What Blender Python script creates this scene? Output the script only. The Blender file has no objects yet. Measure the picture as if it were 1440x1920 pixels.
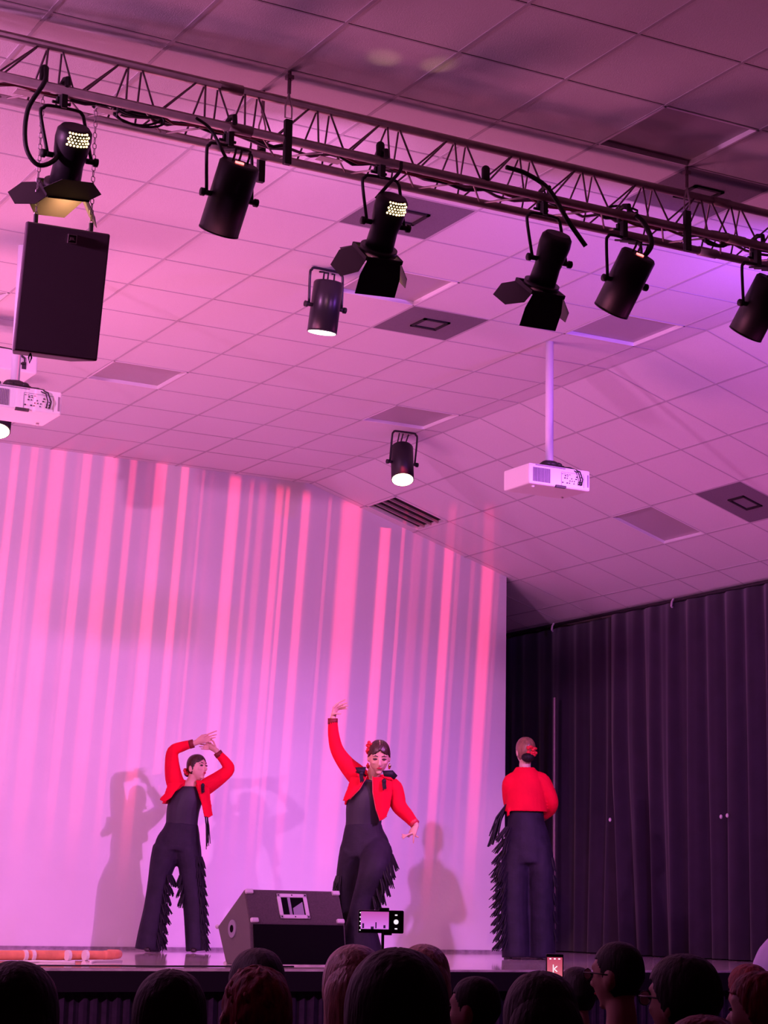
import bpy, bmesh, math, random
from mathutils import Vector, Matrix
random.seed(7)
S = bpy.context.scene
C = S.collection
V = Vector
PI = math.pi

# ------------------------------------------------------------------ camera
EYE = 1.355                       # eye height above the hall floor
STAGE = 0.965                     # stage top
CEIL = EYE + 4.019
yaw, pitch, roll = 0.50190, 0.19786, 0.019647
fw = V((math.sin(yaw)*math.cos(pitch), math.cos(yaw)*math.cos(pitch), math.sin(pitch)))
rt0 = V((math.cos(yaw), -math.sin(yaw), 0)); up0 = rt0.cross(fw)
rt = math.cos(roll)*rt0 + math.sin(roll)*up0
up = -math.sin(roll)*rt0 + math.cos(roll)*up0
cam = bpy.data.cameras.new('camera'); co = bpy.data.objects.new('camera', cam); C.objects.link(co)
cam.sensor_fit = 'VERTICAL'; cam.sensor_height = 36; cam.lens = 3717.4/1920*36
cam.clip_start = 0.05; cam.clip_end = 100
co.matrix_world = Matrix(((rt.x, up.x, -fw.x, 0), (rt.y, up.y, -fw.y, 0), (rt.z, up.z, -fw.z, EYE), (0, 0, 0, 1)))
S.camera = co

# ------------------------------------------------------------------ world, exposure
w = bpy.data.worlds.new('hall_dark'); S.world = w; w.use_nodes = True
bg = w.node_tree.nodes['Background']; bg.inputs[0].default_value = (1.0, 0.03, 0.32, 1); bg.inputs[1].default_value = 0.022
S.view_settings.view_transform = 'Standard'; S.view_settings.look = 'None'
S.view_settings.gamma = 1; S.view_settings.use_curve_mapping = False
S.view_settings.exposure = 0.0

# ------------------------------------------------------------------ lights
def aim(o, loc, target):
    o.location = loc
    o.rotation_euler = (V(target)-V(loc)).to_track_quat('-Z', 'Y').to_euler()
def spot(name, loc, target, color, power, size, blend=0.6, radius=0.07):
    l = bpy.data.lights.new(name, 'SPOT'); o = bpy.data.objects.new(name, l); C.objects.link(o)
    l.color = color; l.energy = power; l.spot_size = math.radians(size); l.spot_blend = blend; l.shadow_soft_size = radius
    aim(o, loc, target); return o
def area(name, loc, target, color, power, size):
    l = bpy.data.lights.new(name, 'AREA'); o = bpy.data.objects.new(name, l); C.objects.link(o)
    l.shape = 'DISK'; l.size = size; l.color = color; l.energy = power
    aim(o, loc, target); return o
PINK = (1.0, 0.19, 0.50); MAG = (0.86, 0.17, 0.80); VIO = (0.66, 0.17, 1.0); WARM = (1.0, 0.62, 0.34)
# (name, kind, position, target, colour in watts per channel, cone or size, blend, radius)
RIG = [
 ('added_ceiling_fill', 'S', (2.2, 13.6, STAGE+.15), (4.2, 13.2, CEIL), (340, 98, 203), 150, 1.0, .5),  # first three spots: unseen fill added at stage level to brighten the ceiling
 ('added_ceiling_fill', 'S', (3.6, 11.95, STAGE+.15), (4.8, 11.0, CEIL), (468, 97, 200), 150, 1.0, .7),
 ('added_ceiling_fill', 'S', (9.9, 12.0, STAGE+.15), (8.4, 11.6, CEIL), (93, 8, 55), 150, 1.0, .7),
 ('truss_wash', 'A', (-1.0, 8.45, EYE+3.3), (3.6, 16.6, 3.0), (370, 116, 320), .2, 0, 0),
 ('truss_wash', 'A', (4.30, 8.55, EYE+3.40), (6.4, 16.6, 3.4), (10, 3, 9), .16, 0, 0),
 ('truss_wash', 'A', (6.04, 8.45, EYE+3.14), (7.4, 16.6, 2.8), (12, 3, 16), .16, 0, 0),
 ('truss_wash', 'A', (8.0, 8.40, EYE+3.3), (8.6, 16.6, 3.0), (26, 6, 60), .16, 0, 0),
 ('stage_beam', 'S', (10.3, 8.4, EYE+3.55), (5.2, 16.8, 1.3), (260, 50, 215), 50, 1.0, .16),
 ('stage_beam', 'S', (8.3, 8.4, EYE+3.25), (6.4, 16.8, 1.2), (1080, 255, 1060), 46, 1.0, .07),
 ('stage_beam', 'S', (8.3, 8.4, EYE+3.25), (9.2, 16.8, 1.2), (700, 205, 1120), 40, 1.0, .07),
 ('stage_beam', 'S', (-.6, 8.4, EYE+3.45), (4.0, 16.8, 1.4), (40, 8, 90), 50, 1.0, .07),
 ('key_spot', 'S', (2.9, 8.5, EYE+3.1), (7.0, 12.9, 2.1), (900, 330, 480), 16, .8, .05),
 ('key_spot', 'S', (5.3, 8.5, EYE+3.1), (9.4, 14.5, 2.3), (500, 150, 200), 14, .8, .05),
]
for (nm, kd_, lo, ta, rgb, sz, bl, ra) in RIG:
    pw = max(rgb); cl = tuple(c_/pw for c_ in rgb)
    if kd_ == 'S': spot(nm, lo, ta, cl, pw, sz, bl, ra)
    else: area(nm, lo, ta, cl, pw, sz)
WARM = (1.0, 0.62, 0.34)
# the red striped pattern fitting
STRIPE_POS = V((5.20, 8.45, EYE+3.25))
# pattern: sum of smooth bumps along the sideways coordinate
def stripe_light():
    l = bpy.data.lights.new('stripe_projector_beam', 'SPOT'); o = bpy.data.objects.new('stripe_projector_beam', l); C.objects.link(o)
    l.energy = 2700; l.spot_size = math.radians(84); l.spot_blend = 0.1; l.shadow_soft_size = 0.0
    az = math.radians(13)
    aim(o, STRIPE_POS, STRIPE_POS+V((math.sin(az), math.cos(az), 0)))
    l.use_nodes = True; nt = l.node_tree; N = nt.nodes; L = nt.links
    em = N['Emission']
    def m(op, *xs, clamp=False):
        n = N.new('ShaderNodeMath'); n.operation = op; n.use_clamp = clamp
        for k, x in enumerate(xs):
            if isinstance(x, (int, float)): n.inputs[k].default_value = x
            else: L.new(x, n.inputs[k])
        return n.outputs[0]
    tc = N.new('ShaderNodeTexCoord'); sp = N.new('ShaderNodeSeparateXYZ'); L.new(tc.outputs['Normal'], sp.inputs[0])
    absz = m('ABSOLUTE', sp.outputs[2])
    u_ = m('DIVIDE', sp.outputs[0], absz); v_ = m('DIVIDE', sp.outputs[1], absz)
    us = m('MULTIPLY_ADD', v_, -0.055, u_)           # the pattern is tilted a little
    tot = 0.0
    for (x0, wd, a) in STRIPE_LIST:
        d = V((x0, 16.76, EYE+3.22))-STRIPE_POS
        q = o.rotation_euler.to_quaternion().inverted() @ d
        uu = q.x/abs(q.z) - 0.055*(q.y/abs(q.z)); ww = wd/8.4
        t = m('ABSOLUTE', m('SUBTRACT', us, uu))
        b = N.new('ShaderNodeMapRange'); b.interpolation_type = 'SMOOTHSTEP'; L.new(t, b.inputs['Value'])
        b.inputs['From Min'].default_value = ww*0.35; b.inputs['From Max'].default_value = ww
        b.inputs['To Min'].default_value = a; b.inputs['To Max'].default_value = 0.0
        tot = m('ADD', b.outputs[0], tot)
    nz = N.new('ShaderNodeTexNoise'); nz.noise_dimensions = '1D'
    L.new(m('MULTIPLY', us, 70.0), nz.inputs['W']); nz.inputs['Scale'].default_value = 1.0; nz.inputs['Detail'].default_value = 2.5
    tot = m('ADD', tot, m('MAXIMUM', m('MULTIPLY', m('SUBTRACT', nz.outputs[0], 0.52), 0.9), 0.0))
    d = V((10.5, 16.76, EYE+2.2))-STRIPE_POS; q = o.rotation_euler.to_quaternion().inverted() @ d; ulim = q.x/abs(q.z)
    cut = N.new('ShaderNodeMapRange'); L.new(us, cut.inputs['Value']); cut.inputs['From Min'].default_value = ulim-.006; cut.inputs['From Max'].default_value = ulim+.012; cut.inputs['To Min'].default_value = 1; cut.inputs['To Max'].default_value = 0
    tot = m('MULTIPLY', tot, cut.outputs[0])
    # soft lower edge, hard upper edge
    lo = N.new('ShaderNodeMapRange'); lo.interpolation_type = 'SMOOTHSTEP'; L.new(v_, lo.inputs['Value'])
    lo.inputs['From Min'].default_value = -0.40; lo.inputs['From Max'].default_value = -0.12
    hi = N.new('ShaderNodeMapRange'); L.new(m('ADD', v_, m('MULTIPLY', m('ABSOLUTE', m('ADD', us, 0.12)), 0.10)), hi.inputs['Value'])
    hi.inputs['From Min'].default_value = 0.098; hi.inputs['From Max'].default_value = 0.106
    hi.inputs['To Min'].default_value = 1; hi.inputs['To Max'].default_value = 0
    f = m('MULTIPLY', m('MULTIPLY', lo.outputs[0], hi.outputs[0]), tot)
    em.inputs['Color'].default_value = (1.0, 0.045, 0.13, 1)
    L.new(f, em.inputs['Strength'])
    return o
STRIPE_LIST = [(4.9, 0.08, 0.7), (5.2, 0.05, 0.7), (5.389, 0.05, 0.9), (5.562, 0.05, 0.55), (5.786, 0.1, 0.75), (6.063, 0.06, 0.7), (6.294, 0.09, 0.85), (6.511, 0.045, 0.6), (6.79, 0.075, 1.15), (7.029, 0.05, 1.1), (7.218, 0.02, 0.3), (7.546, 0.075, 1.3), (7.723, 0.03, 0.4), (7.84, 0.05, 0.35), (8.02, 0.05, 0.8), (8.105, 0.03, 0.7), (8.305, 0.055, 1.0), (8.564, 0.025, 0.4), (8.798, 0.125, 1.35), (9.196, 0.065, 1.6), (9.395, 0.025, 0.6), (9.56, 0.07, 0.3), (9.732, 0.04, 0.4), (9.93, 0.06, 1.5), (10.042, 0.03, 0.4), (10.218, 0.03, 0.35), (10.396, 0.08, 1.5), (10.517, 0.03, 0.5)]
stripe_light()

# ------------------------------------------------------------------ materials
def mat(name, col, rough=0.6, metal=0.0, noise=0.0, nscale=20.0, bump=0.0, bscale=60.0, emit=None, estr=0.0, spec=0.5, stretch=None, sheen=0.0):
    m = bpy.data.materials.new(name); m.use_nodes = True
    nt = m.node_tree; b = nt.nodes['Principled BSDF']
    b.inputs['Base Color'].default_value = (*col, 1); b.inputs['Roughness'].default_value = rough
    b.inputs['Metallic'].default_value = metal; b.inputs['Specular IOR Level'].default_value = spec
    if sheen: b.inputs['Sheen Weight'].default_value = sheen
    tc = nt.nodes.new('ShaderNodeTexCoord'); mp = nt.nodes.new('ShaderNodeMapping')
    nt.links.new(tc.outputs['Object'], mp.inputs[0])
    if stretch: mp.inputs['Scale'].default_value = stretch
    if noise:
        n = nt.nodes.new('ShaderNodeTexNoise'); n.inputs['Scale'].default_value = nscale; n.inputs['Detail'].default_value = 4
        nt.links.new(mp.outputs[0], n.inputs['Vector'])
        r = nt.nodes.new('ShaderNodeMapRange'); nt.links.new(n.outputs[0], r.inputs[0])
        r.inputs[1].default_value = 0.3; r.inputs[2].default_value = 0.7
        r.inputs[3].default_value = 1-noise; r.inputs[4].default_value = 1+noise
        mx = nt.nodes.new('ShaderNodeVectorMath'); mx.operation = 'SCALE'; mx.inputs[0].default_value = col
        nt.links.new(r.outputs[0], mx.inputs['Scale']); nt.links.new(mx.outputs[0], b.inputs['Base Color'])
    if bump:
        n = nt.nodes.new('ShaderNodeTexNoise'); n.inputs['Scale'].default_value = bscale; n.inputs['Detail'].default_value = 3
        nt.links.new(mp.outputs[0], n.inputs['Vector'])
        bp = nt.nodes.new('ShaderNodeBump'); bp.inputs['Strength'].default_value = bump; bp.inputs['Distance'].default_value = 0.01
        nt.links.new(n.outputs[0], bp.inputs['Height']); nt.links.new(bp.outputs[0], b.inputs['Normal'])
    if emit:
        b.inputs['Emission Color'].default_value = (*emit, 1); b.inputs['Emission Strength'].default_value = estr
    return m
M = dict(
    wall=mat('white_plaster', (.80, .78, .80), .85, noise=.04, nscale=1.2, bump=.15, bscale=25),
    tile=mat('ceiling_tile', (.74, .72, .73), .95, noise=.05, nscale=160, bump=.25, bscale=220),
    tee=mat('ceiling_tee', (.50, .47, .50), .8),
    lip=mat('panel_lip', (.85, .83, .85), .35),
    panel=mat('troffer_lens', (.44, .40, .42), .6, noise=.04, nscale=150),
    diff=mat('diffuser_plate', (.17, .15, .18), .8, noise=.15, nscale=200),
    slot=mat('vent_slot', (.012, .008, .01), .9),
    stage=mat('stage_boards', (.80, .70, .68), .06, noise=.14, nscale=3, bump=.004, bscale=9, stretch=(.25, 3, 1)),
    trimw=mat('worn_edge', (.55, .45, .48), .4, noise=.3, nscale=9),
    skirt=mat('stage_skirt', (.030, .016, .038), .9, spec=.1, noise=.2),
    dark=mat('dark_paint', (.010, .006, .012), .8, spec=.1),
    floor=mat('hall_floor', (.05, .03, .035), .6, noise=.1),
    curtain=mat('black_velour', (.022, .012, .032), .95, noise=.2, nscale=6, sheen=.25),
    can=mat('black_can', (.012, .009, .014), .45, noise=.15, nscale=10),
    canshiny=mat('satin_black_can', (.03, .025, .035), .32, metal=.35),
    barn=mat('barn_door_sheet', (.016, .011, .016), .55),
    rubber=mat('black_rubber', (.012, .009, .012), .55),
    alu=mat('truss_aluminium', (.42, .33, .32), .45, metal=.35, noise=.12, nscale=14),
    alul=mat('truss_lacing', (.26, .18, .22), .45, metal=.5),
    steel=mat('zinc_steel', (.55, .5, .52), .35, metal=.8),
    paper=mat('paper_tag', (.7, .62, .62), .8),
    redc=mat('red_cable', (.16, .02, .03), .5),
    lens=mat('lit_lens', (1, .8, .6), .3, emit=(1.0, .72, .42), estr=14),
    lensw=mat('lit_lens_white', (1, .9, .8), .3, emit=(1.0, .8, .66), estr=5),
    lensoff=mat('unlit_lens', (.2, .2, .22), .1),
    bulb=mat('lamp_glow', (1, .8, .5), .3, emit=(1.0, .66, .28), estr=5),
    led=mat('red_display', (1, .1, .1), .3, emit=(1.0, .12, .12), estr=5),
    grille=mat('speaker_grille', (.17, .105, .15), .75, bump=.4, bscale=700),
    cab=mat('speaker_cabinet', (.025, .018, .026), .6),
    carpet=mat('carpet_covering', (.055, .034, .046), .95, noise=.25, nscale=90, bump=.5, bscale=300, sheen=.3),
    black=mat('black_cloth_grille', (.004, .0025, .005), .95, spec=.05),
    badge=mat('badge_silver', (.7, .6, .6), .35, metal=.5),
    badgeb=mat('badge_black', (.02, .01, .015), .5),
    corner=mat('grey_plastic', (.55, .48, .56), .5),
    white=mat('white_plastic', (.82, .80, .84), .45),
    vgrey=mat('louvre_grey', (.25, .22, .30), .6),
    port=mat('port_dark', (.03, .02, .035), .5),
    pole=mat('white_pole', (.80, .78, .86), .4),
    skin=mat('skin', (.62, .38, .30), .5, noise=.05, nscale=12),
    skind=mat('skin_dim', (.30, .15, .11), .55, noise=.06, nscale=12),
    lip_red=mat('lipstick', (.45, .02, .06), .35),
    eye=mat('eye_makeup', (.02, .01, .015), .4),
    eyew=mat('eye_white', (.6, .55, .55), .3),
    hair=mat('dark_brown_hair', (.035, .015, .012), .35, noise=.4, nscale=90, bump=.6, bscale=80, stretch=(1, 1, .2)),
    hairk=mat('black_hair', (.006, .003, .004), .6, spec=.25, noise=.4, nscale=60, bump=.6, bscale=70, stretch=(1, 1, .2)),
    hairr=mat('auburn_hair', (.16, .022, .018), .6, spec=.3, noise=.5, nscale=60, bump=.9, bscale=60, stretch=(1, 1, .3)),
    hairb=mat('light_brown_hair', (.17, .07, .055), .4, noise=.4, nscale=70, bump=.7, bscale=70, stretch=(1, 1, .2)),
    hairg=mat('blonde_hair', (.20, .10, .055), .35, noise=.5, nscale=50, bump=.2, bscale=60, stretch=(1, 1, .2)),
    red=mat('red_jacket', (.72, .002, .030), .75, noise=.06, nscale=8, bump=.3, bscale=30, spec=.12),
    braid=mat('red_braid_trim', (.55, .03, .06), .5),
    cuff=mat('dark_red_cuff', (.16, .004, .01), .6),
    trousers=mat('black_crepe', (.014, .009, .024), .7, noise=.35, nscale=9, spec=.3, bump=.6, bscale=18),
    top=mat('black_top', (.015, .010, .026), .6, noise=.15, nscale=9),
    fringe=mat('black_fringe', (.010, .006, .016), .6, spec=.3),
    shoe=mat('black_shoe', (.02, .012, .015), .25),
    gold=mat('earring', (.8, .5, .25), .25, metal=1),
    flower=mat('red_flower', (.55, .005, .02), .6),
    shirt=mat('dark_shirt', (.022, .010, .016), .9, noise=.1),
    grey=mat('dark_trousers', (.02, .015, .02), .9),
    pale=mat('pale_lilac_hood', (.60, .55, .85), .8, noise=.04),
    wood=mat('orange_cloth_tube', (.85, .30, .16), .45, noise=.12, nscale=12),
    tape=mat('white_tape', (.85, .8, .8), .5),
    glass=mat('spectacle_lens', (.4, .35, .4), .05),
    phone=mat('phone_body', (.01, .008, .012), .25),
)
def screen_mat(name, kind):
    m = bpy.data.materials.new(name); m.use_nodes = True; nt = m.node_tree; b = nt.nodes['Principled BSDF']
    tc = nt.nodes.new('ShaderNodeTexCoord'); gr = nt.nodes.new('ShaderNodeSeparateXYZ'); nt.links.new(tc.outputs['Generated'], gr.inputs[0])
    r = nt.nodes.new('ShaderNodeValToRGB'); nt.links.new(gr.outputs[2], r.inputs[0])
    e = r.color_ramp.elements
    if kind == 0: e[0].color = (.75, .18, .85, 1); e[1].color = (.55, .08, .42, 1)
    else: e[0].color = (.8, .18, .25, 1); e[1].color = (.55, .06, .14, 1)
    b.inputs['Base Color'].default_value = (0, 0, 0, 1); b.inputs['Roughness'].default_value = .2
    nt.links.new(r.outputs[0], b.inputs['Emission Color']); b.inputs['Emission Strength'].default_value = 1.0
    return m
M['screen'] = screen_mat('phone_screen_landscape', 0); M['screen2'] = screen_mat('phone_screen_portrait', 1)
M['screenw'] = mat('screen_white', (1, 1, 1), .3, emit=(1, .9, 1), estr=1.0)
M['screend'] = mat('screen_dark_shapes', (.02, .01, .03), .3, emit=(.05, .01, .08), estr=.6)

# ------------------------------------------------------------------ mesh helpers
LIMB = False
class MB:
    def __init__(s): s.v = []; s.f = []
    def add(s, vs, fs):
        o = len(s.v); s.v += [V(a) for a in vs]; s.f += [tuple(i+o for i in f) for f in fs]; return s
    def box(s, c, d, R=None):
        c = V(c); hx, hy, hz = d[0]/2, d[1]/2, d[2]/2
        vs = [V((x, y, z)) for x in (-hx, hx) for y in (-hy, hy) for z in (-hz, hz)]
        vs = [c+(R @ a if R is not None else a) for a in vs]
        return s.add(vs, [(0, 1, 3, 2), (4, 6, 7, 5), (0, 4, 5, 1), (2, 3, 7, 6), (0, 2, 6, 4), (1, 5, 7, 3)])
    def tube(s, pts, rad, n=10, ref=None, cap=True, rnd=False):
        pts = [V(p) for p in pts]
        R = rad if isinstance(rad, list) and len(rad) == len(pts) else [rad]*len(pts)
        if LIMB and len(pts) >= 4 and isinstance(rad, list):
            tp = lambda r: V((r[0], r[1], 0)) if isinstance(r, tuple) else V((r, r, 0))
            P_ = [2*pts[0]-pts[1]]+pts+[2*pts[-1]-pts[-2]]; Q_ = [tp(R[0])]+[tp(r) for r in R]+[tp(R[-1])]; np_, nr_ = [], []
            cr = lambda a, b, c_, d, t: .5*((2*b)+(c_-a)*t+(2*a-5*b+4*c_-d)*t*t+(3*b-a-3*c_+d)*t**3)
            for i in range(1, len(P_)-2):
                for q in range(4):
                    t = q/4; np_.append(cr(*P_[i-1:i+3], t)); r_ = cr(*Q_[i-1:i+3], t); nr_.append((r_.x, r_.y))
            pts = np_+[pts[-1]]; R = nr_+[(Q_[-1].x, Q_[-1].y)]
        base = len(s.v); prev = None
        if rnd and len(pts) > 1:
            a = (pts[0]-pts[1]).normalized(); b = (pts[-1]-pts[-2]).normalized()
            r0 = R[0] if not isinstance(R[0], tuple) else max(R[0]); r1 = R[-1] if not isinstance(R[-1], tuple) else max(R[-1])
            sc = lambda r, k: tuple(x*k for x in r) if isinstance(r, tuple) else r*k
            pts = [pts[0]+a*r0*.7, pts[0]+a*r0*.4]+pts+[pts[-1]+b*r1*.4, pts[-1]+b*r1*.7]
            R = [sc(R[0], .4), sc(R[0], .8)]+list(R)+[sc(R[-1], .8), sc(R[-1], .4)]
        for i, p in enumerate(pts):
            t = (pts[min(i+1, len(pts)-1)]-pts[max(i-1, 0)])
            t = t.normalized() if t.length > 1e-9 else V((0, 0, 1))
            if ref is not None: a = V(ref)
            elif prev is not None: a = prev
            else: a = V((1, 0, 0)) if abs(t.x) < .9 else V((0, 1, 0))
            a = (a-t*a.dot(t)); a = a.normalized() if a.length > 1e-6 else t.orthogonal().normalized()
            prev = a; b = t.cross(a)
            r = R[i]; ra, rb = r if isinstance(r, tuple) else (r, r)
            for k in range(n):
                th = 2*PI*k/n; s.v.append(p+a*(ra*math.cos(th))+b*(rb*math.sin(th)))
        m = len(pts)
        for i in range(m-1):
            for k in range(n):
                k2 = (k+1) % n
                s.f.append((base+i*n+k, base+i*n+k2, base+(i+1)*n+k2, base+(i+1)*n+k))
        if cap:
            s.f.append(tuple(base+k for k in range(n-1, -1, -1))); s.f.append(tuple(base+(m-1)*n+k for k in range(n)))
        return s
    def ell(s, c, r, Q=None, nu=14, nv=10, fn=None):
        c = V(c); base = len(s.v)
        for j in range(1, nv):
            ph = PI*j/nv
            for i in range(nu):
                th = 2*PI*i/nu
                p = V((r[0]*math.sin(ph)*math.cos(th), r[1]*math.sin(ph)*math.sin(th), r[2]*math.cos(ph)))
                if fn: p = fn(p)
                s.v.append(c+(Q @ p if Q is not None else p))
        for pz in (r[2], -r[2]):
            p = V((0, 0, pz))
            if fn: p = fn(p)
            s.v.append(c+(Q @ p if Q is not None else p))
        t, b = base+(nv-1)*nu, base+(nv-1)*nu+1
        for j in range(nv-2):
            for i in range(nu):
                i2 = (i+1) % nu; s.f.append((base+j*nu+i, base+(j+1)*nu+i, base+(j+1)*nu+i2, base+j*nu+i2))
        for i in range(nu):
            i2 = (i+1) % nu; s.f.append((t, base+i, base+i2)); s.f.append((b, base+(nv-2)*nu+i2, base+(nv-2)*nu+i))
        return s
    def cyl(s, a, b, r, n=20): return s.tube([a, b], r, n)
    def slab(s, grid, th):
        # grid of points (rows x cols) thickened along its normals into a closed sheet
        nr, nc = len(grid), len(grid[0]); g = [[V(p) for p in row] for row in grid]; base = len(s.v)
        def nrm(i, j):
            a = g[min(i+1, nr-1)][j]-g[max(i-1, 0)][j]; b = g[i][min(j+1, nc-1)]-g[i][max(j-1, 0)]
            n = a.cross(b); return n.normalized() if n.length > 1e-9 else V((0, 0, 1))
        for sgn in (-.5, .5):
            for i in range(nr):
                for j in range(nc): s.v.append(g[i][j]+nrm(i, j)*th*sgn)
        o = nr*nc; idx = lambda i, j, k=0: base+k*o+i*nc+j
        for i in range(nr-1):
            for j in range(nc-1):
                s.f.append((idx(i, j), idx(i, j+1), idx(i+1, j+1), idx(i+1, j)))
                s.f.append((idx(i, j, 1), idx(i+1, j, 1), idx(i+1, j+1, 1), idx(i, j+1, 1)))
        for i in range(nr-1):
            s.f.append((idx(i, 0), idx(i+1, 0), idx(i+1, 0, 1), idx(i, 0, 1)))
            s.f.append((idx(i, nc-1), idx(i, nc-1, 1), idx(i+1, nc-1, 1), idx(i+1, nc-1)))
        for j in range(nc-1):
            s.f.append((idx(0, j), idx(0, j, 1), idx(0, j+1, 1), idx(0, j+1)))
            s.f.append((idx(nr-1, j), idx(nr-1, j+1), idx(nr-1, j+1, 1), idx(nr-1, j, 1)))
        return s
    def prism(s, poly, a, b):
        # polygon (list of 3D points) swept from offset a to offset b
        n = len(poly); a, b = V(a), V(b)
        vs = [V(p)+a for p in poly]+[V(p)+b for p in poly]
        fs = [tuple(range(n-1, -1, -1)), tuple(range(n, 2*n))]+[(i, (i+1) % n, n+(i+1) % n, n+i) for i in range(n)]
        return s.add(vs, fs)
    def build(s, name, m, parent=None, smooth=False, remesh=0, sm=0, bevel=0, mods=None):
        me = bpy.data.meshes.new(name); me.from_pydata(s.v, [], s.f); me.update()
        bm = bmesh.new(); bm.from_mesh(me); bmesh.ops.recalc_face_normals(bm, faces=bm.faces[:]); bm.to_mesh(me); bm.free()
        me.materials.append(M[m] if isinstance(m, str) else m)
        o = bpy.data.objects.new(name, me); C.objects.link(o)
        if parent: o.parent = parent
        if smooth:
            for p in me.polygons: p.use_smooth = True
        if remesh:
            r = o.modifiers.new('skin', 'REMESH'); r.mode = 'VOXEL'; r.voxel_size = remesh; r.use_smooth_shade = True
            if sm:
                q = o.modifiers.new('smooth', 'SMOOTH'); q.factor = .5; q.iterations = sm
        if bevel:
            b = o.modifiers.new('bevel', 'BEVEL'); b.width = bevel; b.segments = 2; b.limit_method = 'ANGLE'
        return o
def thing(name, label, cat, loc=(0, 0, 0), rz=0, group=None):
    o = bpy.data.objects.new(name, None); C.objects.link(o); o.location = loc; o.rotation_euler = (0, 0, rz); o.empty_display_size = .1
    o['label'] = label; o['category'] = cat
    if group: o['group'] = group
    return o
def tag(o, label, cat, group=None, kind=None):
    o['label'] = label; o['category'] = cat
    if group: o['group'] = group
    if kind: o['kind'] = kind
    return o
def struct(o): o['kind'] = 'structure'; return o
def arc(p0, p1, sag, n=10, side=V((0, 0, -1))):
    p0, p1 = V(p0), V(p1)
    return [p0.lerp(p1, t/n)+side*sag*4*(t/n)*(1-t/n) for t in range(n+1)]

# ------------------------------------------------------------------ the hall
TX, TA, TY, TB = 2.7017, 0.61, 8.20997, 0.60399
XF, SL, KA, K0 = 8.37506, 0.298978, 0.624933, -0.04324
WALLY, WALLX = 16.76, 10.627
gx = lambda i: TX+i*TA
gy = lambda j: TY+j*TB
cs, sn = math.cos(SL), math.sin(SL)
slope = lambda d, y, h=0: V((XF+d*cs+h*sn*-1*-1, y, CEIL-d*sn+h*cs))
def slope(d, y, h=0): return V((XF+d*cs+h*sn, y, CEIL-d*sn+h*cs))
kd = lambda k: 0 if k == 0 else k*KA+K0
DEND = 3.53
struct(MB().box((4, 8, -.05), (22, 26, .1)).build('floor', 'floor'))
# stage
sx0, sx1, sy0 = -3.0, 12.0, 11.72
st = MB().box(((sx0+sx1)/2, (sy0+19.3)/2, STAGE-.04), (sx1-sx0, 19.3-sy0, .08))
struct(st.build('floor_stage', 'stage'))
struct(MB().box(((sx0+sx1)/2, sy0-.012, STAGE-.004), (sx1-sx0, .022, .014)).build('trim_1', 'trimw'))
struct(MB().box(((sx0+sx1)/2, sy0-.02, STAGE-.075), (sx1-sx0, .05, .12)).build('trim_2', 'dark'))
rows = []
g = []
n = 700
for r_ in (0, 1):
    z = STAGE-.12 if r_ == 0 else .0
    g.append([V((sx0+(sx1-sx0)*k/n, sy0-.0+.012*math.sin(k*1.9)+.006*math.sin(k*.7), z)) for k in range(n+1)])
tag(MB().slab(g, .004).build('stage_skirt', 'skirt'), 'dark pleated cloth skirt hanging along the front of the stage', 'stage skirt')
# walls
struct(MB().prism([V((-3, WALLY, STAGE)), V((WALLX, WALLY, STAGE)), V((WALLX, WALLY, CEIL-(WALLX-XF)/cs*sn+.0)), V((XF, WALLY, CEIL)), V((-3, WALLY, CEIL))], (0, 0, 0), (0, .12, 0)).build('wall_back', 'wall'))
struct(MB().box(((WALLX-3)/2, WALLY-.006, STAGE+.012), (WALLX+3, .012, .024)).build('baseboard_back', mat('scuffed_base', (.30, .25, .30), .7, noise=.3)))
struct(MB().box((11.84, 12, 2.5), (.12, 24, 5.4)).build('wall_right', 'dark'))
struct(MB().box((4, 19.4, 2.5), (16, .12, 5.4)).build('wall_rear_wing', 'dark'))
# ceiling cells
panels = {(8, 4), (5, 4), (8, 9), (4, 9), (5, -1), (1, 7)}
diffs = {(6, 5), (4, 2), (6, 0)}
spanels = {(3, 9)}; sdiffs = {(3, 7)}; svent = {(1, 13)}
c = MB(); T = .012
def cell(p, up_):
    c.add([*p, *[q+up_*T for q in p]], [(0, 1, 2, 3), (7, 6, 5, 4), (0, 4, 5, 1), (1, 5, 6, 2), (2, 6, 7, 3), (3, 7, 4, 0)])
for j in range(-8, 19):
    for i in range(-12, 9):
        if (i, j) in panels or (i, j) in diffs: continue
        cell([V((gx(i), gy(j), CEIL)), V((gx(i+1), gy(j), CEIL)), V((gx(i+1), gy(j+1), CEIL)), V((gx(i), gy(j+1), CEIL))], V((0, 0, 1)))
    cell([V((gx(9), gy(j), CEIL)), V((XF, gy(j), CEIL)), V((XF, gy(j+1), CEIL)), V((gx(9), gy(j+1), CEIL))], V((0, 0, 1)))
    for k in range(0, 6):
        if (k, j) in spanels or (k, j) in sdiffs or (k, j) in svent: continue
        a, b = kd(k), min(kd(k+1), DEND)
        cell([slope(a, gy(j)), slope(b, gy(j)), slope(b, gy(j+1)), slope(a, gy(j+1))], V((sn, 0, cs)))
struct(c.build('ceiling', 'tile'))
t = MB(); W, Dp = .018, .003
y0_, y1_ = gy(-8), gy(19)
for i in range(-12, 10): t.box((gx(i), (y0_+y1_)/2, CEIL-Dp/2), (W, y1_-y0_, Dp))
Rs = Matrix.Rotation(SL, 3, 'Y')
for k in list(range(0, 6)): t.box(slope(kd(k), (y0_+y1_)/2, -Dp/2), (W, y1_-y0_, Dp), Rs)
for j in range(-8, 20):
    t.box(((gx(-12)+XF)/2, gy(j), CEIL-Dp/2), (XF-gx(-12), W*.7, Dp*.8))
    t.box(slope(DEND/2, gy(j), -Dp/2), (DEND, W*.7, Dp*.8), Rs)
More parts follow.
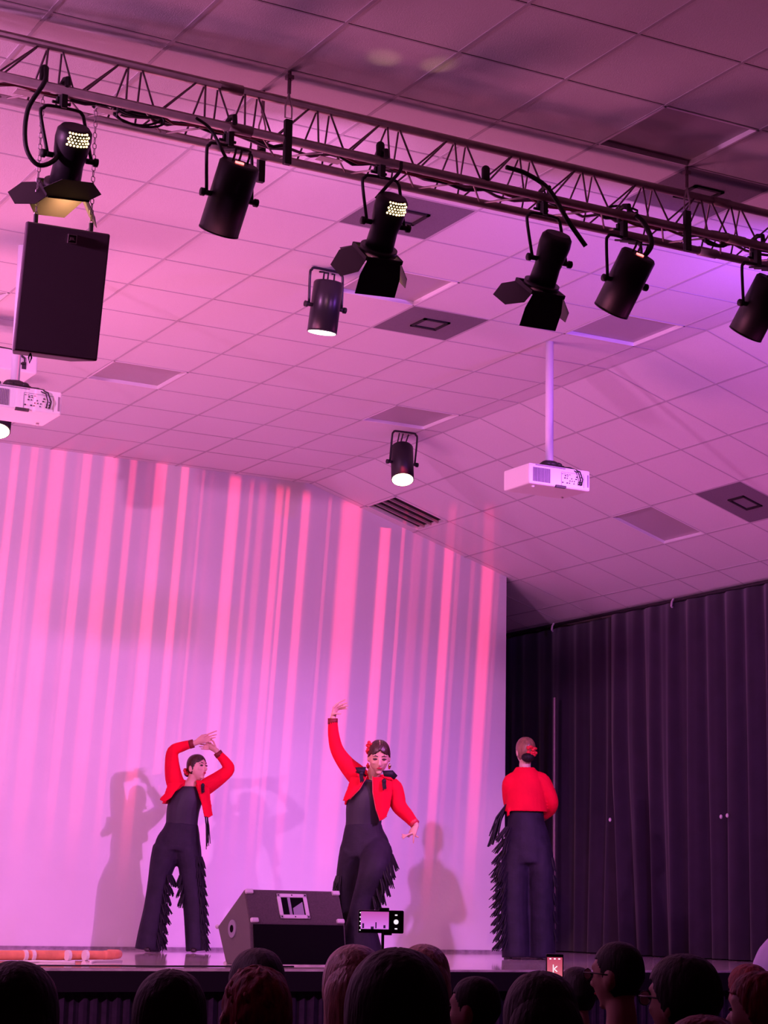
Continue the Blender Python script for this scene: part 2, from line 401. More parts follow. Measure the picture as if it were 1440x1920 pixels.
struct(t.build('trim_3', 'tee'))
lw = ('flush unlit square light panel in the ceiling, ')
def panel_thing(name, label, cat, fr, kind):
    """fr(u,v,h): point inside the cell, u,v in 0..1 and h above the tile face"""
    o = thing(name, label, cat, fr(.5, .5, 0), group='square fittings in the tiled ceiling')
    inv = -fr(.5, .5, 0)
    P = lambda u, v, h: fr(u, v, h)+inv
    def quadbox(m, u0, v0, u1, v1, h0, h1):
        vs = [P(u, v, h) for h in (h0, h1) for (u, v) in ((u0, v0), (u1, v0), (u1, v1), (u0, v1))]
        m.add(vs, [(0, 1, 2, 3), (7, 6, 5, 4), (0, 4, 5, 1), (1, 5, 6, 2), (2, 6, 7, 3), (3, 7, 4, 0)])
    e = .022
    if kind == 'light':
        m = MB(); d = .035
        for a in ((0, 0, 1, e), (0, 1-e, 1, 1), (0, 0, e, 1), (1-e, 0, 1, 1)): quadbox(m, *a, -.004, d)
        m.build('frame', 'lip', o)
        m = MB(); quadbox(m, e, e, 1-e, 1-e, d-.012, d); m.build('lens', 'panel', o)
    elif kind == 'diff':
        m = MB(); quadbox(m, .01, .01, .99, .99, -.002, .012); m.build('plate', 'diff', o)
        m = MB(); a, b, w_ = .33, .67, .035
        for q in ((a, a, b, a+w_), (a, b-w_, b, b), (a, a, a+w_, b), (b-w_, a, b, b)): quadbox(m, *q, -.012, -.002)
        m.build('centre_ring', 'slot', o)
    else:
        m = MB()
        for a in ((0, 0, 1, .06), (0, .94, 1, 1), (0, 0, .04, 1), (.96, 0, 1, 1)): quadbox(m, *a, -.004, .03)
        m.build('frame', 'tile', o)
        m = MB()
        for k in range(1, 4): quadbox(m, .04, .06+.22*k-.012, .96, .06+.22*k+.012, -.002, .02)
        m.build('slat', 'alu', o)
        m = MB(); quadbox(m, .04, .06, .96, .94, .03, .04); m.build('backing', 'slot', o)
    return o
flat = lambda i, j: (lambda u, v, h: V((gx(i)+u*TA, gy(j)+v*TB, CEIL+h)))
slp = lambda k, j: (lambda u, v, h: slope(kd(k)+u*(kd(k+1)-kd(k)), gy(j)+v*TB, h))
panel_thing('ceiling_light', 'unlit square ceiling light panel behind the right-hand truss can, beside the ceiling fold', 'ceiling light', flat(8, 4), 'light')
panel_thing('ceiling_light', 'unlit square ceiling light panel just right of the small hanging can', 'ceiling light', flat(5, 4), 'light')
panel_thing('ceiling_light', 'unlit square ceiling light panel directly above the glowing can', 'ceiling light', flat(8, 9), 'light')
panel_thing('ceiling_light', 'unlit square ceiling light panel between the hung loudspeaker and the striped wall', 'ceiling light', flat(4, 9), 'light')
panel_thing('ceiling_light', 'recessed square ceiling panel above the truss at the upper right', 'ceiling light', flat(5, -1), 'light')
panel_thing('ceiling_light', 'square ceiling light panel at the left edge behind the left projector pole', 'ceiling light', flat(1, 7), 'light')
panel_thing('ceiling_light', 'dark unlit light panel on the sloped ceiling right of the projector', 'ceiling light', slp(3, 9), 'light')
panel_thing('air_diffuser', 'dark square air diffuser with raised centre above the right projector pole', 'air diffuser', flat(6, 5), 'diff')
panel_thing('air_diffuser', 'dark square air diffuser behind the middle barn-door spotlight', 'air diffuser', flat(4, 2), 'diff')
panel_thing('air_diffuser', 'dark square ceiling plate above the truss at the right end', 'air diffuser', flat(6, 0), 'diff')
panel_thing('air_diffuser', 'dark square air diffuser on the sloped ceiling at the right edge', 'air diffuser', slp(3, 7), 'diff')
panel_thing('air_vent', 'slatted air vent where the sloped ceiling meets the striped wall', 'vent', slp(1, 13), 'vent')

# ------------------------------------------------------------------ side curtains
def curtain(name, label, y0, y1, x, z0, z1, lean=0.0, ph=0.0, amp=.05, cat='curtain'):
    n = int(abs(y1-y0)/.02); g = []
    for r_ in range(9):
        f = r_/8; z = z0+(z1-z0)*f; a = amp*(1.25-.9*f)
        row = []
        for k in range(n+1):
            y = y0+(y1-y0)*k/n; e_ = k/n if lean < 0 else 1-k/n
            yy = y+lean*max(0, 1-f/.55)*e_**4
            s_ = math.sin(y*21+ph+.7*math.sin(y*3.1))+.55*math.sin(y*9.3+ph*2+1.2*math.sin(y*1.7))+.25*math.sin(y*44)
            row.append(V((x-a*s_, yy, z)))
        g.append(row)
    o = MB().slab(g, .006).build(name, 'curtain', smooth=True)
    return tag(o, label, cat)
ctop = EYE+2.965
curtain('stage_curtain', 'black pleated curtain along the right side nearest the front of the stage', 12.15, 16.30, 11.60, STAGE+.01, ctop, ph=.4, lean=-.16)
curtain('stage_curtain', 'black curtain on the side wall beyond the dark gap, behind the right dancer', 16.22, 19.2, 11.68, STAGE+.01, ctop, ph=2.0, amp=.03, lean=.10)
rail = MB().tube([(11.60, 11.9, ctop+.02), (11.60, 19.3, ctop+.02)], .018, 8).build('curtain_rail', 'rubber'); tag(rail, 'dark rail carrying the side curtains under the sloped ceiling', 'curtain rail')
for lab, y in (('small pale hook on the curtain rail nearer the striped wall', 17.31), ('small pale hook on the curtain rail right of the ceiling corner', 15.24)):
    tag(MB().tube([(11.57, y, ctop+.03), (11.55, y, ctop), (11.55, y+.01, ctop-.04), (11.57, y+.02, ctop-.05)], .010, 8).build('curtain_hook', 'corner'), lab, 'hook')
tag(MB().tube([(11.52, 17.22, STAGE), (11.52, 17.22, EYE+2.2)], .020, 10).build('upright_pipe', 'alul'), 'thin upright metal pipe standing against the black curtain behind the right dancer', 'pipe')
for lab, y, z in (('small pale button in the curtain by the dark gap', 16.205, .91), ('left of two small pale buttons in the curtain at the right', 14.47, .887), ('right of two small pale buttons in the curtain at the right', 14.38, .895)):
    tag(MB().ell((11.50, y, EYE+z), (.013, .016, .020)).build('curtain_button', 'white', smooth=True), lab, 'button')
m_ = MB().box((11.70, 16.2, EYE-.16), (.08, .12, .17))
tag(m_.build('wall_box', 'vgrey', bevel=.006), 'dim grey box seen in the gap between the side curtains', 'wall box')

# ------------------------------------------------------------------ truss
tr = thing('lighting_truss', 'long triangular metal lighting truss with zigzag lacing hung under the ceiling', 'truss', (4.8, 8.365, EYE+3.67))
o0 = V((4.8, 8.365, EYE+3.67))
ZC1 = EYE+3.925; ZC2 = EYE+3.668; YA, YB, YT = 8.24, 8.49, 8.365
x0t, x1t = 1.3, 8.9
for (y, z) in ((YT, ZC1), (YA, ZC2), (YB, ZC2)):
    MB().tube([V((x0t, y, z))-o0, V((x1t, y, z))-o0], .023, 14).build('chord', 'alu', tr, smooth=True)
nodes = []
x = 3.80
while x < 6.61: nodes.append(x); x += .40
sec1 = [3.588-.4*k for k in range(0, 7)][::-1]; sec2 = nodes; sec3 = [6.81+.4*k for k in range(0, 6)]
lf, lr, lb = MB(), MB(), MB()
def rod(m, pts, r=.0055):
    m.tube([V(p)-o0 for p in pts], r, 6)
def zig(m, xs, A, B):
    # upright at each node then diagonal to the next, with rounded bends
    pts = []
    for a in xs:
        pts += [V((a-.012, *B)), V((a-.006, *A))+V((0, 0, 0)), V((a+.006, *A)), ]
        pts += [V((a+.03, *B))]
    for i, a in enumerate(xs):
        At = V((a, *A)); Bt = V((a+.0, *B))
        d = (Bt-At)
        rod(m, [At+V((-.035, 0, 0))+d*.04, At+V((-.012, 0, 0))+d*.0, At+V((.012, 0, 0))+d*.0, At+V((.035, 0, 0))+d*.06, Bt+V((.06, 0, 0))])
        rod(m, [At+V((-.035, 0, 0))+d*.04, Bt+V((-.085, 0, 0))])
        if i+1 < len(xs):
            rod(m, [Bt+V((.06, 0, 0)), Bt+V((.085, 0, 0))-d*.02, V((xs[i+1]-.07, *A))])
for sec in (sec1, sec2, sec3):
    zig(lf, sec, (YT, ZC1), (YA, ZC2)); zig(lr, [q+.0 for q in sec], (YT, ZC1), (YB, ZC2))
    for i, a in enumerate(sec):
        rod(lb, [(a, YA, ZC2), (a+.2, YB, ZC2)]); rod(lb, [(a+.2, YB, ZC2), (a+.4, YA, ZC2)]) if i+1 < len(sec) else None
lf.build('front_lacing', 'alul', tr, smooth=True); lr.build('rear_lacing', 'alul', tr, smooth=True); lb.build('bottom_lacing', 'alu', tr, smooth=True)
for a in (3.69, 6.705):
    for (y, z) in ((YT, ZC1), (YA, ZC2), (YB, ZC2)):
        MB().tube([V((a-.06, y, z))-o0, V((a+.06, y, z))-o0], .027, 14).build('joint_sleeve', 'alu', tr, smooth=True)
# hangers
def hanger(x, y, label):
    h = thing('truss_hanger', label, 'hanger', (x, y, CEIL), group='black clamps holding the truss to the ceiling')
    b = MB(); b.box((0, 0, -.37), (.038, .03, .23)); b.build('clamp_bar', 'rubber', h, bevel=.004)
    b = MB(); b.tube([(0, 0, 0), (0, 0, -.12)], .010, 8); b.box((0, 0, -.035), (.035, .03, .02)); b.build('ceiling_rod', 'alul', h)
    b = MB(); b.tube([(0, 0, -.12), (-.018, 0, -.19), (-.018, 0, -.245), (.018, 0, -.245), (.018, 0, -.19), (0, 0, -.12)], .005, 6); b.build('shackle', 'steel', h)
hanger(3.937, 8.222, 'black truss clamp on the front chord, hung left of the middle')
hanger(3.931, 8.508, 'black truss clamp on the rear chord, seen behind the left front clamp')
hanger(6.359, 8.222, 'black truss clamp on the front chord near the right edge')
# cables lying in the truss
rnd = random.Random(3)
def smooth_path(pts, k=6):
    pts = [V(p) for p in pts]
    if len(pts) < 3: return pts
    P_ = [2*pts[0]-pts[1]]+pts+[2*pts[-1]-pts[-2]]; out = []
    for i in range(1, len(P_)-2):
        a, b, c_, d = P_[i-1:i+3]
        for q in range(k):
            t = q/k; out.append(.5*((2*b)+(c_-a)*t+(2*a-5*b+4*c_-d)*t*t+(3*b-a-3*c_+d)*t**3))
    return out+[pts[-1]]
def cable(name, pts, r, m, label, g=None, cat='cable'):
    pts = smooth_path(pts, 6 if len(pts) < 12 else 2)
    return tag(MB().tube(pts, r, 8).build(name, m, smooth=True), label, cat, g)
for ci, (mcol, r_, lab) in enumerate((('redc', .007, 'dark red cable lying along the bottom of the truss'), ('rubber', .010, 'thick black cable lying along the bottom of the truss'), ('alul', .008, 'grey cable lying along the bottom of the truss'))):
    pts = []
    xx = 1.4
    while xx < 8.8:
        pts.append(V((xx, 8.30+.045*ci+.025*rnd.uniform(-1, 1), ZC2+.005+.012*ci+.02*rnd.uniform(-1, 1)))); xx += .11
    cable('truss_cable', pts, r_, mcol, lab)
def coil(c, r, label, n=5, m='rubber'):
    pts = []
    for k in range(n*14):
        a = k/14*2*PI; rr = r*(1+.15*math.sin(k*.9)); pts.append(V(c)+V((rr*1.7*math.cos(a), .03*math.sin(a*.37), rr*.6*math.sin(a)+.02*math.sin(k*.31))))
    return tag(MB().tube(pts, .006, 6).build('cable_coil', m, smooth=True), label, 'cable coil')
coil((3.20, 8.30, ZC2-.01), .07, 'tangled coil of black cable on the truss left of the first plain can')
coil((6.02, 8.36, ZC2+.06), .05, 'bundle of black cable on the truss above the right cans', 4)
coil((3.08, 8.42, ZC2+.06), .045, 'looped black cable on top of the truss near the left', 3)
coil((6.62, 8.30, ZC2+.01), .05, 'bundle of black cable on the truss beside the rightmost clamp', 3)
for xx, lab in ((2.66, 'white paper tag on the truss cables above the left spotlight'), (3.05, 'white paper tag on the truss cables right of the left spotlight'), (4.22, 'white paper tag on the truss cables near the middle')):
    tag(MB().box((xx, 8.33, ZC2-.016), (.13, .06, .003)).build('paper_tag', 'paper'), lab, 'tag')
for xx, lab in ((2.80, 'black cable plug standing on the truss above the left spotlight'), (4.56, 'black cable plug on the front chord right of the middle barn-door spotlight'), (5.18, 'black cable plug on the front chord left of the right barn-door spotlight')):
    tag(MB().tube([(xx-.1, YA, ZC2+.02), (xx-.1, YA, ZC2+.085)], .022, 10, rnd=True).build('cable_plug', 'rubber', smooth=True), lab, 'plug')

# ------------------------------------------------------------------ lamps
def frame_of(d, side=V((1, 0, 0))):
    z = V(d).normalized(); x = (V(side)-z*V(side).dot(z)).normalized(); y = z.cross(x)
    return Matrix((x, y, z)).transposed()
def can(label, center, d, L, R, mount, kind='led', group=None, truss=True, lit=None, side=(1, 0, 0), body='can', yokeside=0):
    center = V(center)+V((0, 0, EYE)); mount = V(mount)+V((0, 0, EYE))
    root = thing('stage_light', label, 'stage light', mount, group=group or ('plain cylindrical stage cans' if kind == 'led' else 'barn-door spotlights on the truss'))
    Q = frame_of(d, side); c0 = center-mount
    P = lambda x, y, z: c0+Q @ V((x, y, z))
    b = MB(); n = 28
    if kind == 'led':
        b.tube([P(0, 0, -L/2), P(0, 0, -L/2+.012), P(0, 0, L/2)], [R*.90, R, R], n)
        b.tube([P(0, 0, L/2-.005), P(0, 0, L/2+.002)], R*1.01, n)
    else:
        b.tube([P(0, 0, -L/2), P(0, 0, -L/2+.02), P(0, 0, -L/2+.06), P(0, 0, -L*.1), P(0, 0, L*.1), P(0, 0, L/2)], [R*.78, R*.98, R*1.03, R*.96, R*.84, R*.90], n)
        b.tube([P(0, 0, L/2-.03), P(0, 0, L/2)], R*1.16, n)
    bo = b.build('housing', body, root, smooth=False)
    for p in bo.data.polygons:
        p.use_smooth = len(p.vertices) == 4
    # lens
    lm = {None: 'lensoff', 'hot': 'lens', 'white': 'lensw', 'bulb': 'bulb'}[lit]
    MB().tube([P(0, 0, L/2), P(0, 0, L/2+.004)], R*.93, n).build('lens', lm, root)
    # yoke
    w_ = R+.022; top = mount-mount+V((0, 0, -.012))
    axis = Q @ V((1, 0, 0)); axis.z = 0; axis = axis.normalized()
    yc = c0+V((0, 0, 0)); yt = V((yc.x*0, yc.y*0, 0))
    piv = c0; hgt = -piv.z
    tt = V((0, 0, 0))
    a1, a2 = piv+axis*w_, piv-axis*w_
    pts = [a1, tt+axis*w_+V((0, 0, -.05)), tt+axis*(w_-.012)+V((0, 0, -.015)), tt+axis*(w_-.04), tt-axis*(w_-.04), tt-axis*(w_-.012)+V((0, 0, -.015)), tt-axis*w_+V((0, 0, -.05)), a2]
    nb = axis.cross(V((0, 0, 1)))
    yb = MB()
    yb.tube(smooth_path(pts, 5), .0085, 8)
    yb.build('yoke', 'canshiny' if body == 'canshiny' else 'rubber', root, smooth=True)
    for s_ in (1, -1):
        MB().tube([piv+axis*s_*(R*.95), piv+axis*s_*(w_+.02)], .013, 12).build('knob', 'rubber', root, smooth=True)
        MB().tube([piv+axis*s_*(w_+.012), piv+axis*s_*(w_+.03)], .02, 12).build('knob', 'rubber', root, smooth=True)
    if truss:
        cl = MB(); h = ZC2-mount.z
        cl.box((0, 0, h*.35), (.03, .035, h*.75)); cl.tube([(0, -.05, h+.0), (0, -.045, h+.04), (0, 0, h+.052), (0, .04, h+.04), (0, .045, h-.02), (0, .02, h-.05)], .014, 8)
        cl.box((0, .03, h*.55), (.05, .02, .03)); cl.tube([(-.045, .03, h*.4), (.045, .03, h*.4)], .008, 8)
        cl.build('hook_clamp', 'rubber', root, bevel=.003)
    if kind == 'led':
        for k, (dx, ln) in enumerate(((-.03, .09), (.0, .10), (.045, .08))):
            p0 = P(dx, -.02, -L/2); p1 = p0-(Q @ V((0, 0, 1)))*.05
            MB().tube([P(dx, -.02, -L/2+.004), p0-(Q @ V((0, 0, .03))), p1+V((0, 0, .01)), V((dx*1.2, .03, -.0))+V((0, 0, -.01))], .006, 8).build('lead', 'rubber', root, smooth=True)
        MB().box(P(-.015, R*.3, -L/2-.004), (.04, .016, .008), Q).build('display', 'led' if truss else 'rubber', root)
    else:
        v = MB()
        rr = random.Random(5)
        for a in range(-3, 4):
            for c_ in range(5):
                th = a*.19+(.09 if c_ % 2 else 0); zz = .012+c_*.013
                # vent holes on the upper rear of the housing
                rad = R*((.78+.2*zz/.02) if zz < .02 else (.98+.05*(zz-.02)/.04))
                p = P(rad*math.sin(th), UPS*rad*math.cos(th), -L/2+zz); nrm = (Q @ V((math.sin(th), UPS*math.cos(th), -.4))).normalized()
                v.tube([p-nrm*.003, p+nrm*.0025], .0036+.002*rr.random(), 8)
        if lit: v.build('vent_holes', 'bulb', root)
        # barn doors: square frame and four hinged hexagonal flaps
        f = MB(); q = R*1.18
        for sx, sy in ((1, 0), (-1, 0), (0, 1), (0, -1)):
            f.box(P(sx*q, sy*q, L/2+.005), (.012 if sx else 2*q, .012 if sy else 2*q, .02), Q)
        f.build('barn_frame', 'barn', root)
        for nm, ax, open_ in BARN[yokeside]:
            # ax: direction in the lens plane; open_: angle from straight forward, outwards
            axv = V((math.cos(ax), math.sin(ax), 0)); tv = V((-axv.y, axv.x, 0))
            out = axv*math.sin(open_)+V((0, 0, 1))*math.cos(open_)
            bs = axv*q+V((0, 0, L/2+.012)); hl = .18 if nm == 'long' else .15; mq = 1.15 if nm == 'long' and yokeside else 1.42; eq = 1.15 if nm == 'long' and yokeside else .75
            poly = [bs-tv*q*.95, bs+tv*q*.95, bs+tv*q*mq+out*hl*.45, bs+tv*q*eq+out*hl, bs-tv*q*eq+out*hl, bs-tv*q*mq+out*hl*.45]
            nn = tv.cross(out).normalized()*.0012
            poly = [c0+Q @ p for p in poly]
            MB().prism(poly, Q @ nn, -(Q @ nn)).build('barn_door', 'barn', root)
    return root
UPS = 1
BARN = {0: [('short', 0, .5), ('short', PI, 1.15), ('short', PI/2, 2.5), ('long', -PI/2, .22)],
        1: [('short', 0, .5), ('short', PI, .75), ('short', -PI/2, .9), ('long', PI/2, .02)],
        2: [('short', 0, .5), ('short', PI, .95), ('short', -PI/2, .9), ('long', PI/2, .0)]}
def dird(a, b, c_): return rt*a+up*b+fw*c_
def pdir(dx, dy, c_):
    k = math.sqrt(1-c_*c_)/math.hypot(dx, dy); return rt*(dx*k)-up*(dy*k)+fw*c_
UPS = 1
can('black barn-door spotlight with glowing vents at the left end of the truss', (2.843, 8.24, 3.347), pdir(-31, 107, .42), .30, .082, (2.80, 8.24, 3.58), 'barn', lit='bulb', yokeside=0)
can('plain black can on the truss with a red display, beside the left spotlight', (3.647, 8.24, 3.315), pdir(-44, 124, .28), .345, .098, (3.64, 8.24, 3.57), 'led')
can('black barn-door spotlight with glowing vents in the middle of the truss', (4.499, 8.24, 3.340), pdir(-30, 98, .42), .30, .082, (4.47, 8.24, 3.58), 'barn', lit='bulb', yokeside=1)
can('unlit black barn-door spotlight on the right half of the truss', (5.474, 8.24, 3.327), pdir(-32, 102, .36), .30, .082, (5.44, 8.24, 3.57), 'barn', yokeside=2)
can('plain black can tilted left on the truss, right of the unlit barn-door spotlight', (5.956, 8.24, 3.292), pdir(-48, 100, .30), .335, .098, (5.95, 8.24, 3.54), 'led')
can('plain black can at the right edge, last on the truss', (6.866, 8.24, 3.308), pdir(-44, 92, .30), .335, .098, (6.86, 8.24, 3.55), 'led')
can('satin black can hanging straight from the ceiling between two truss spotlights', (5.523, 10.9, 3.781), pdir(-12, 92, -.07), .33, .096, (5.50, 10.85, 4.012), 'led', truss=False, lit='white', body='canshiny')
can('black ceiling can with a blazing warm lens above the striped wall', (8.11, 14.47, 3.755), pdir(1, 64, -.56), .34, .097, (8.09, 14.40, 4.012), 'led', truss=False, lit='hot')
can('ceiling can with a blazing warm lens cut off by the left edge', (4.53, 14.47, 3.70), pdir(2, 64, -.56), .34, .105, (4.51, 14.40, 4.012), 'led', truss=False, lit='hot')
spot('can_beam', V((8.11, 14.35, EYE+3.55)), (8.3, 12.6, 1.0), WARM, 60, 60, 1)
spot('can_beam', V((4.53, 14.35, EYE+3.48)), (4.6, 12.6, 1.0), WARM, 60, 60, 1)
spot('barn_glow', V((2.90, 8.37, EYE+3.24)), V((3.2, 9.2, EYE+2.7)), (1.0, .55, .18), 90, 140, 1, .05)
spot('barn_glow', V((4.55, 8.37, EYE+3.24)), V((4.8, 9.2, EYE+2.7)), (1.0, .55, .18), 90, 140, 1, .05)
for (tx, ty) in ((4.26, 7.85), (4.52, 7.78)):
    spot('vent_leak', V((4.47, 8.10, EYE+3.52)), V((tx, ty, CEIL)), WARM, 2.2, 20, 1, .01)
# leads looping from the truss to the spotlights
cable('lamp_lead', arc((2.70, 8.22, ZC2+.08), (2.74, 8.24, EYE+3.36), .0, 2)[:1]+[V((2.69, 8.2, ZC2+.0)), V((2.62, 8.2, ZC2-.15)), V((2.62, 8.2, ZC2-.32)), V((2.68, 8.2, ZC2-.40)), V((2.76, 8.2, ZC2-.36)), V((2.80, 8.22, ZC2-.26))], .011, 'rubber', 'thick black lead looping down to the left barn-door spotlight')
cable('lamp_lead', [V((5.18, 8.2, ZC2+.10)), V((5.30, 8.2, ZC2+.09)), V((5.42, 8.17, ZC2+.02)), V((5.52, 8.14, ZC2-.14)), V((5.62, 8.12, ZC2-.27))], .013, 'rubber', 'thick black lead slanting down over the unlit barn-door spotlight')
cable('lamp_lead', [V((4.56, 8.2, ZC2+.0)), V((4.54, 8.18, ZC2-.06)), V((4.46, 8.17, ZC2-.16)), V((4.42, 8.2, ZC2-.22))], .009, 'rubber', 'short black lead hanging to the middle barn-door spotlight')
cable('lamp_lead', [V((3.45, 8.22, ZC2+.0)), V((3.52, 8.2, ZC2-.05)), V((3.58, 8.18, ZC2-.16)), V((3.62, 8.2, ZC2-.2))], .008, 'rubber', 'black lead curling to the left plain can')
cable('lamp_lead', [V((6.0, 8.2, ZC2+.0)), V((6.05, 8.18, ZC2-.06)), V((6.08, 8.17, ZC2-.16)), V((6.04, 8.2, ZC2-.24))], .014, 'rubber', 'thick black lead running into the right plain can')

# ------------------------------------------------------------------ hung loudspeaker
sp_c = V((2.872, 8.28, EYE+3.03))
spk = thing('hung_loudspeaker', 'large black loudspeaker hanging by chains below the left spotlight', 'loudspeaker', sp_c)
Rz = Matrix.Rotation(math.radians(-5), 3, 'Z') @ Matrix.Rotation(math.radians(12), 3, 'X')
# local: x right, z up, -y the grille side; origin at the top front edge
Pq = lambda x, y, z: Rz @ V((x, y, z))
w_, h_, dp = .392, .590, .26
b = MB(); b.prism([Pq(-w_/2, .02, 0), Pq(w_/2, .02, 0), Pq(w_/2*.72, dp, 0), Pq(-w_/2*.72, dp, 0)], (0, 0, 0), Pq(0, 0, -h_)); b.build('cabinet', 'cab', spk, bevel=.006)
MB().box(Pq(0, .01, -h_/2), (w_, .022, h_), Rz).build('grille', 'grille', spk, bevel=.008)
bd = MB()
for q in ((-.019, 0, .004, .042), (.019, 0, .004, .042)): bd.box(Pq(.020+q[0], -.003, -.050), (.003, .004, .042), Rz)
bd.box(Pq(.020, -.003, -.031), (.042, .004, .003), Rz); bd.box(Pq(.020, -.003, -.069), (.042, .004, .003), Rz)
bg_ = MB().box(Pq(.020, -.002, -.050), (.040, .004, .040), Rz).build('badge', 'badgeb', spk)
bd.build('badge_frame', 'badge', bg_)
def text(name, body, size, loc, R, m, parent, extrude=.001):
    cu = bpy.data.curves.new(name, 'FONT'); cu.body = body; cu.size = size; cu.extrude = extrude; cu.align_x = 'CENTER'; cu.align_y = 'CENTER'
    cu.offset = size*.03
    tmp = bpy.data.objects.new(name+'_src', cu); C.objects.link(tmp)
    dg = bpy.context.evaluated_depsgraph_get(); me = bpy.data.meshes.new_from_object(tmp.evaluated_get(dg))
    bpy.data.objects.remove(tmp)
    me.materials.clear(); me.materials.append(M[m]); o = bpy.data.objects.new(name, me); C.objects.link(o)
    o.matrix_local = Matrix.Translation(V(loc)) @ R.to_4x4(); o.parent = parent; return o
text('badge_letters', 'JBL', .018, Pq(.020, -.0055, -.050), Rz @ Matrix.Rotation(PI/2, 3, 'X'), 'badge', bg_)
hk = MB().tube([Pq(-.105, .05, -h_), Pq(-.112, .05, -h_-.02), Pq(-.105, .05, -h_-.045), Pq(-.098, .05, -h_-.02), Pq(-.105, .05, -h_)], .004, 6).build('eye_bolt', 'rubber', spk, smooth=True)
def chain(p0, p1, label):
    p0, p1 = V(p0), V(p1); o = thing('hanging_chain', label, 'chain', p1, group='chains holding the loudspeaker')
    n = int((p1-p0).length/.026); d = (p0-p1)/n
    m = MB()
    for k in range(n):
        c_ = d*(k+.5); ax = V((.008, 0, 0)) if k % 2 else V((0, .008, 0))
        pts = [c_+d*.6, c_+d*.3+ax, c_-d*.3+ax, c_-d*.6, c_-d*.3-ax, c_+d*.3-ax, c_+d*.6]
        m.tube(pts, .0022, 5)
    m.build('links', 'steel', o)
    MB().tube([d*(n-1.5), p0-p1+V((0, 0, -.03))], .011, 8).build('eye_bolt', 'rubber', o)
chain(sp_c+Pq(-.142, .06, .005), (2.73, 8.33, ZC2), 'left of the two chains between the truss and the hung loudspeaker')
chain(sp_c+Pq(.118, .06, .005), (2.99, 8.33, ZC2), 'right of the two chains between the truss and the hung loudspeaker')

# ------------------------------------------------------------------ projectors
def projector(xr, label, plabel, yb=11.35, z0=2.933, flip=1, poly=True):
    o = thing('video_projector', label, 'projector', (xr, yb, EYE+z0), group='white projectors on ceiling poles')
    W_, H_, D_ = .515, .148, .335
    b = MB(); b.box((-W_/2, D_/2, H_/2), (W_, D_, H_)); b.build('body', 'white', o, bevel=.012)
    v = MB()
    for k in range(14): v.box((-W_+.035+k*.0105, -.002, H_*.47), (.0055, .006, H_*.68))
    v.build('louvre', 'vgrey', o)
    MB().box((-W_/2-.08, -.002, H_*.93), (.25, .005, .006)).build('seam', 'vgrey', o)
    p = MB(); rr = random.Random(9)
    for r_ in range(4):
        for k in range(9):
            if rr.random() < .25: continue
            p.box((-.235+k*.019+(.004 if r_ % 2 else 0), -.003, .038+r_*.017), (.010 if rr.random() < .6 else .005, .006, .007))
    for k in range(4): p.box((-.235+k*.02, -.002, .1), (.012, .004, .003))
    p.build('ports', 'port', o)
    f = MB()
    for q in ((-.245, .06, .002, .1), (-.055, .062, .002, .09)): f.box((q[0], -.001, q[1]), (.002, .003, q[3]))
    f.box((-.15, -.001, .113), (.19, .003, .002)); f.build('port_outline', 'vgrey', o)
    MB().box((-.02, -.001, .07), (.012, .003, .09)).build('side_slot', 'vgrey', o)
    MB().box((-W_/2+.005, .0, .005), (.085, .02, .018)).build('latch', 'port', o)
    m = MB(); cx = -W_/2-.01
    m.box((cx, .13, H_+.012), (.16, .16, .022)); m.ell((cx, .12, H_+.03), (.075, .07, .035)); m.ell((cx-.04, .10, H_+.028), (.04, .05, .03)); m.ell((cx+.05, .10, H_+.028), (.035, .05, .025))
    m.build('ceiling_mount', 'rubber', o, smooth=True)
    cb = MB(); cb.tube([(cx+.05, .08, H_+.02), (cx+.12, .03, H_+.01), (cx+.17, -.015, H_-.02), (cx+.19, -.02, H_*.5), (cx+.185, -.012, .03)], .005, 8)
    cb.tube([(cx+.03, .08, H_+.02), (cx+.11, .02, H_-.0), (cx+.155, -.018, H_-.03), (cx+.17, -.018, H_*.5), (cx+.165, -.012, .03)], .004, 8); cb.build('leads', 'rubber', o, smooth=True)
    MB().tube([(cx+.1, .05, H_+.008), (cx+.17, .06, H_+.008)], .010, 8).build('plug', 'rubber', o)
    for k, (fx, fy) in enumerate(((-.06, .27), (-.45, .05))):
        MB().ell((fx, fy, -.006), (.012, .012, .008)).build('foot', 'white', o, smooth=True)
    ft = tag(MB().tube([(xr+cx, yb+.12, EYE+z0+H_+.03), (xr+cx, yb+.12, CEIL)], .029, 20).build('ceiling_pole', 'pole', smooth=True), plabel, 'pole', 'white poles carrying projectors')
projector(7.892, 'white projector with rear ports on the right ceiling pole', 'white pole hanging from the ceiling over the right projector')
projector(3.951, 'white projector with cables at the left edge below the loudspeaker', 'white pole hanging from the ceiling behind the loudspeaker', z0=2.94)
far = thing('video_projector', 'white projector glimpsed behind the left pole, at the left edge', 'projector', (4.30, 12.9, EYE+3.62))
MB().box((-.30, .17, .07), (.60, .34, .15)).build('body', 'white', far, bevel=.012)
MB().box((-.10, -.002, .04), (.03, .006, .05)).build('ports', 'port', far)
MB().tube([(-.30, .05, .16), (-.17, .0, .14), (-.10, -.01, .09), (-.10, -.012, .05), (-.16, -.01, .05)], .008, 8).build('leads', 'rubber', far, smooth=True)
MB().tube([(-.3, .17, .14), (-.3, .17, CEIL-EYE-3.62)], .029, 16).build('mount_pole', 'pole', far, smooth=True)

# ------------------------------------------------------------------ wedge loudspeaker on the stage
wx, wl = 5.911, .735
wd = thing('wedge_loudspeaker', 'carpet-covered wedge loudspeaker with a horn window standing on the stage front', 'loudspeaker', (wx, 12.75, STAGE))
zz = lambda z: z+.405
prof = [(-.08, zz(.108)), (.35, zz(-.156)), (.19, 0), (-.24, 0), (-.19, zz(-.123))]
poly = [V((0, y, z)) for y, z in prof]
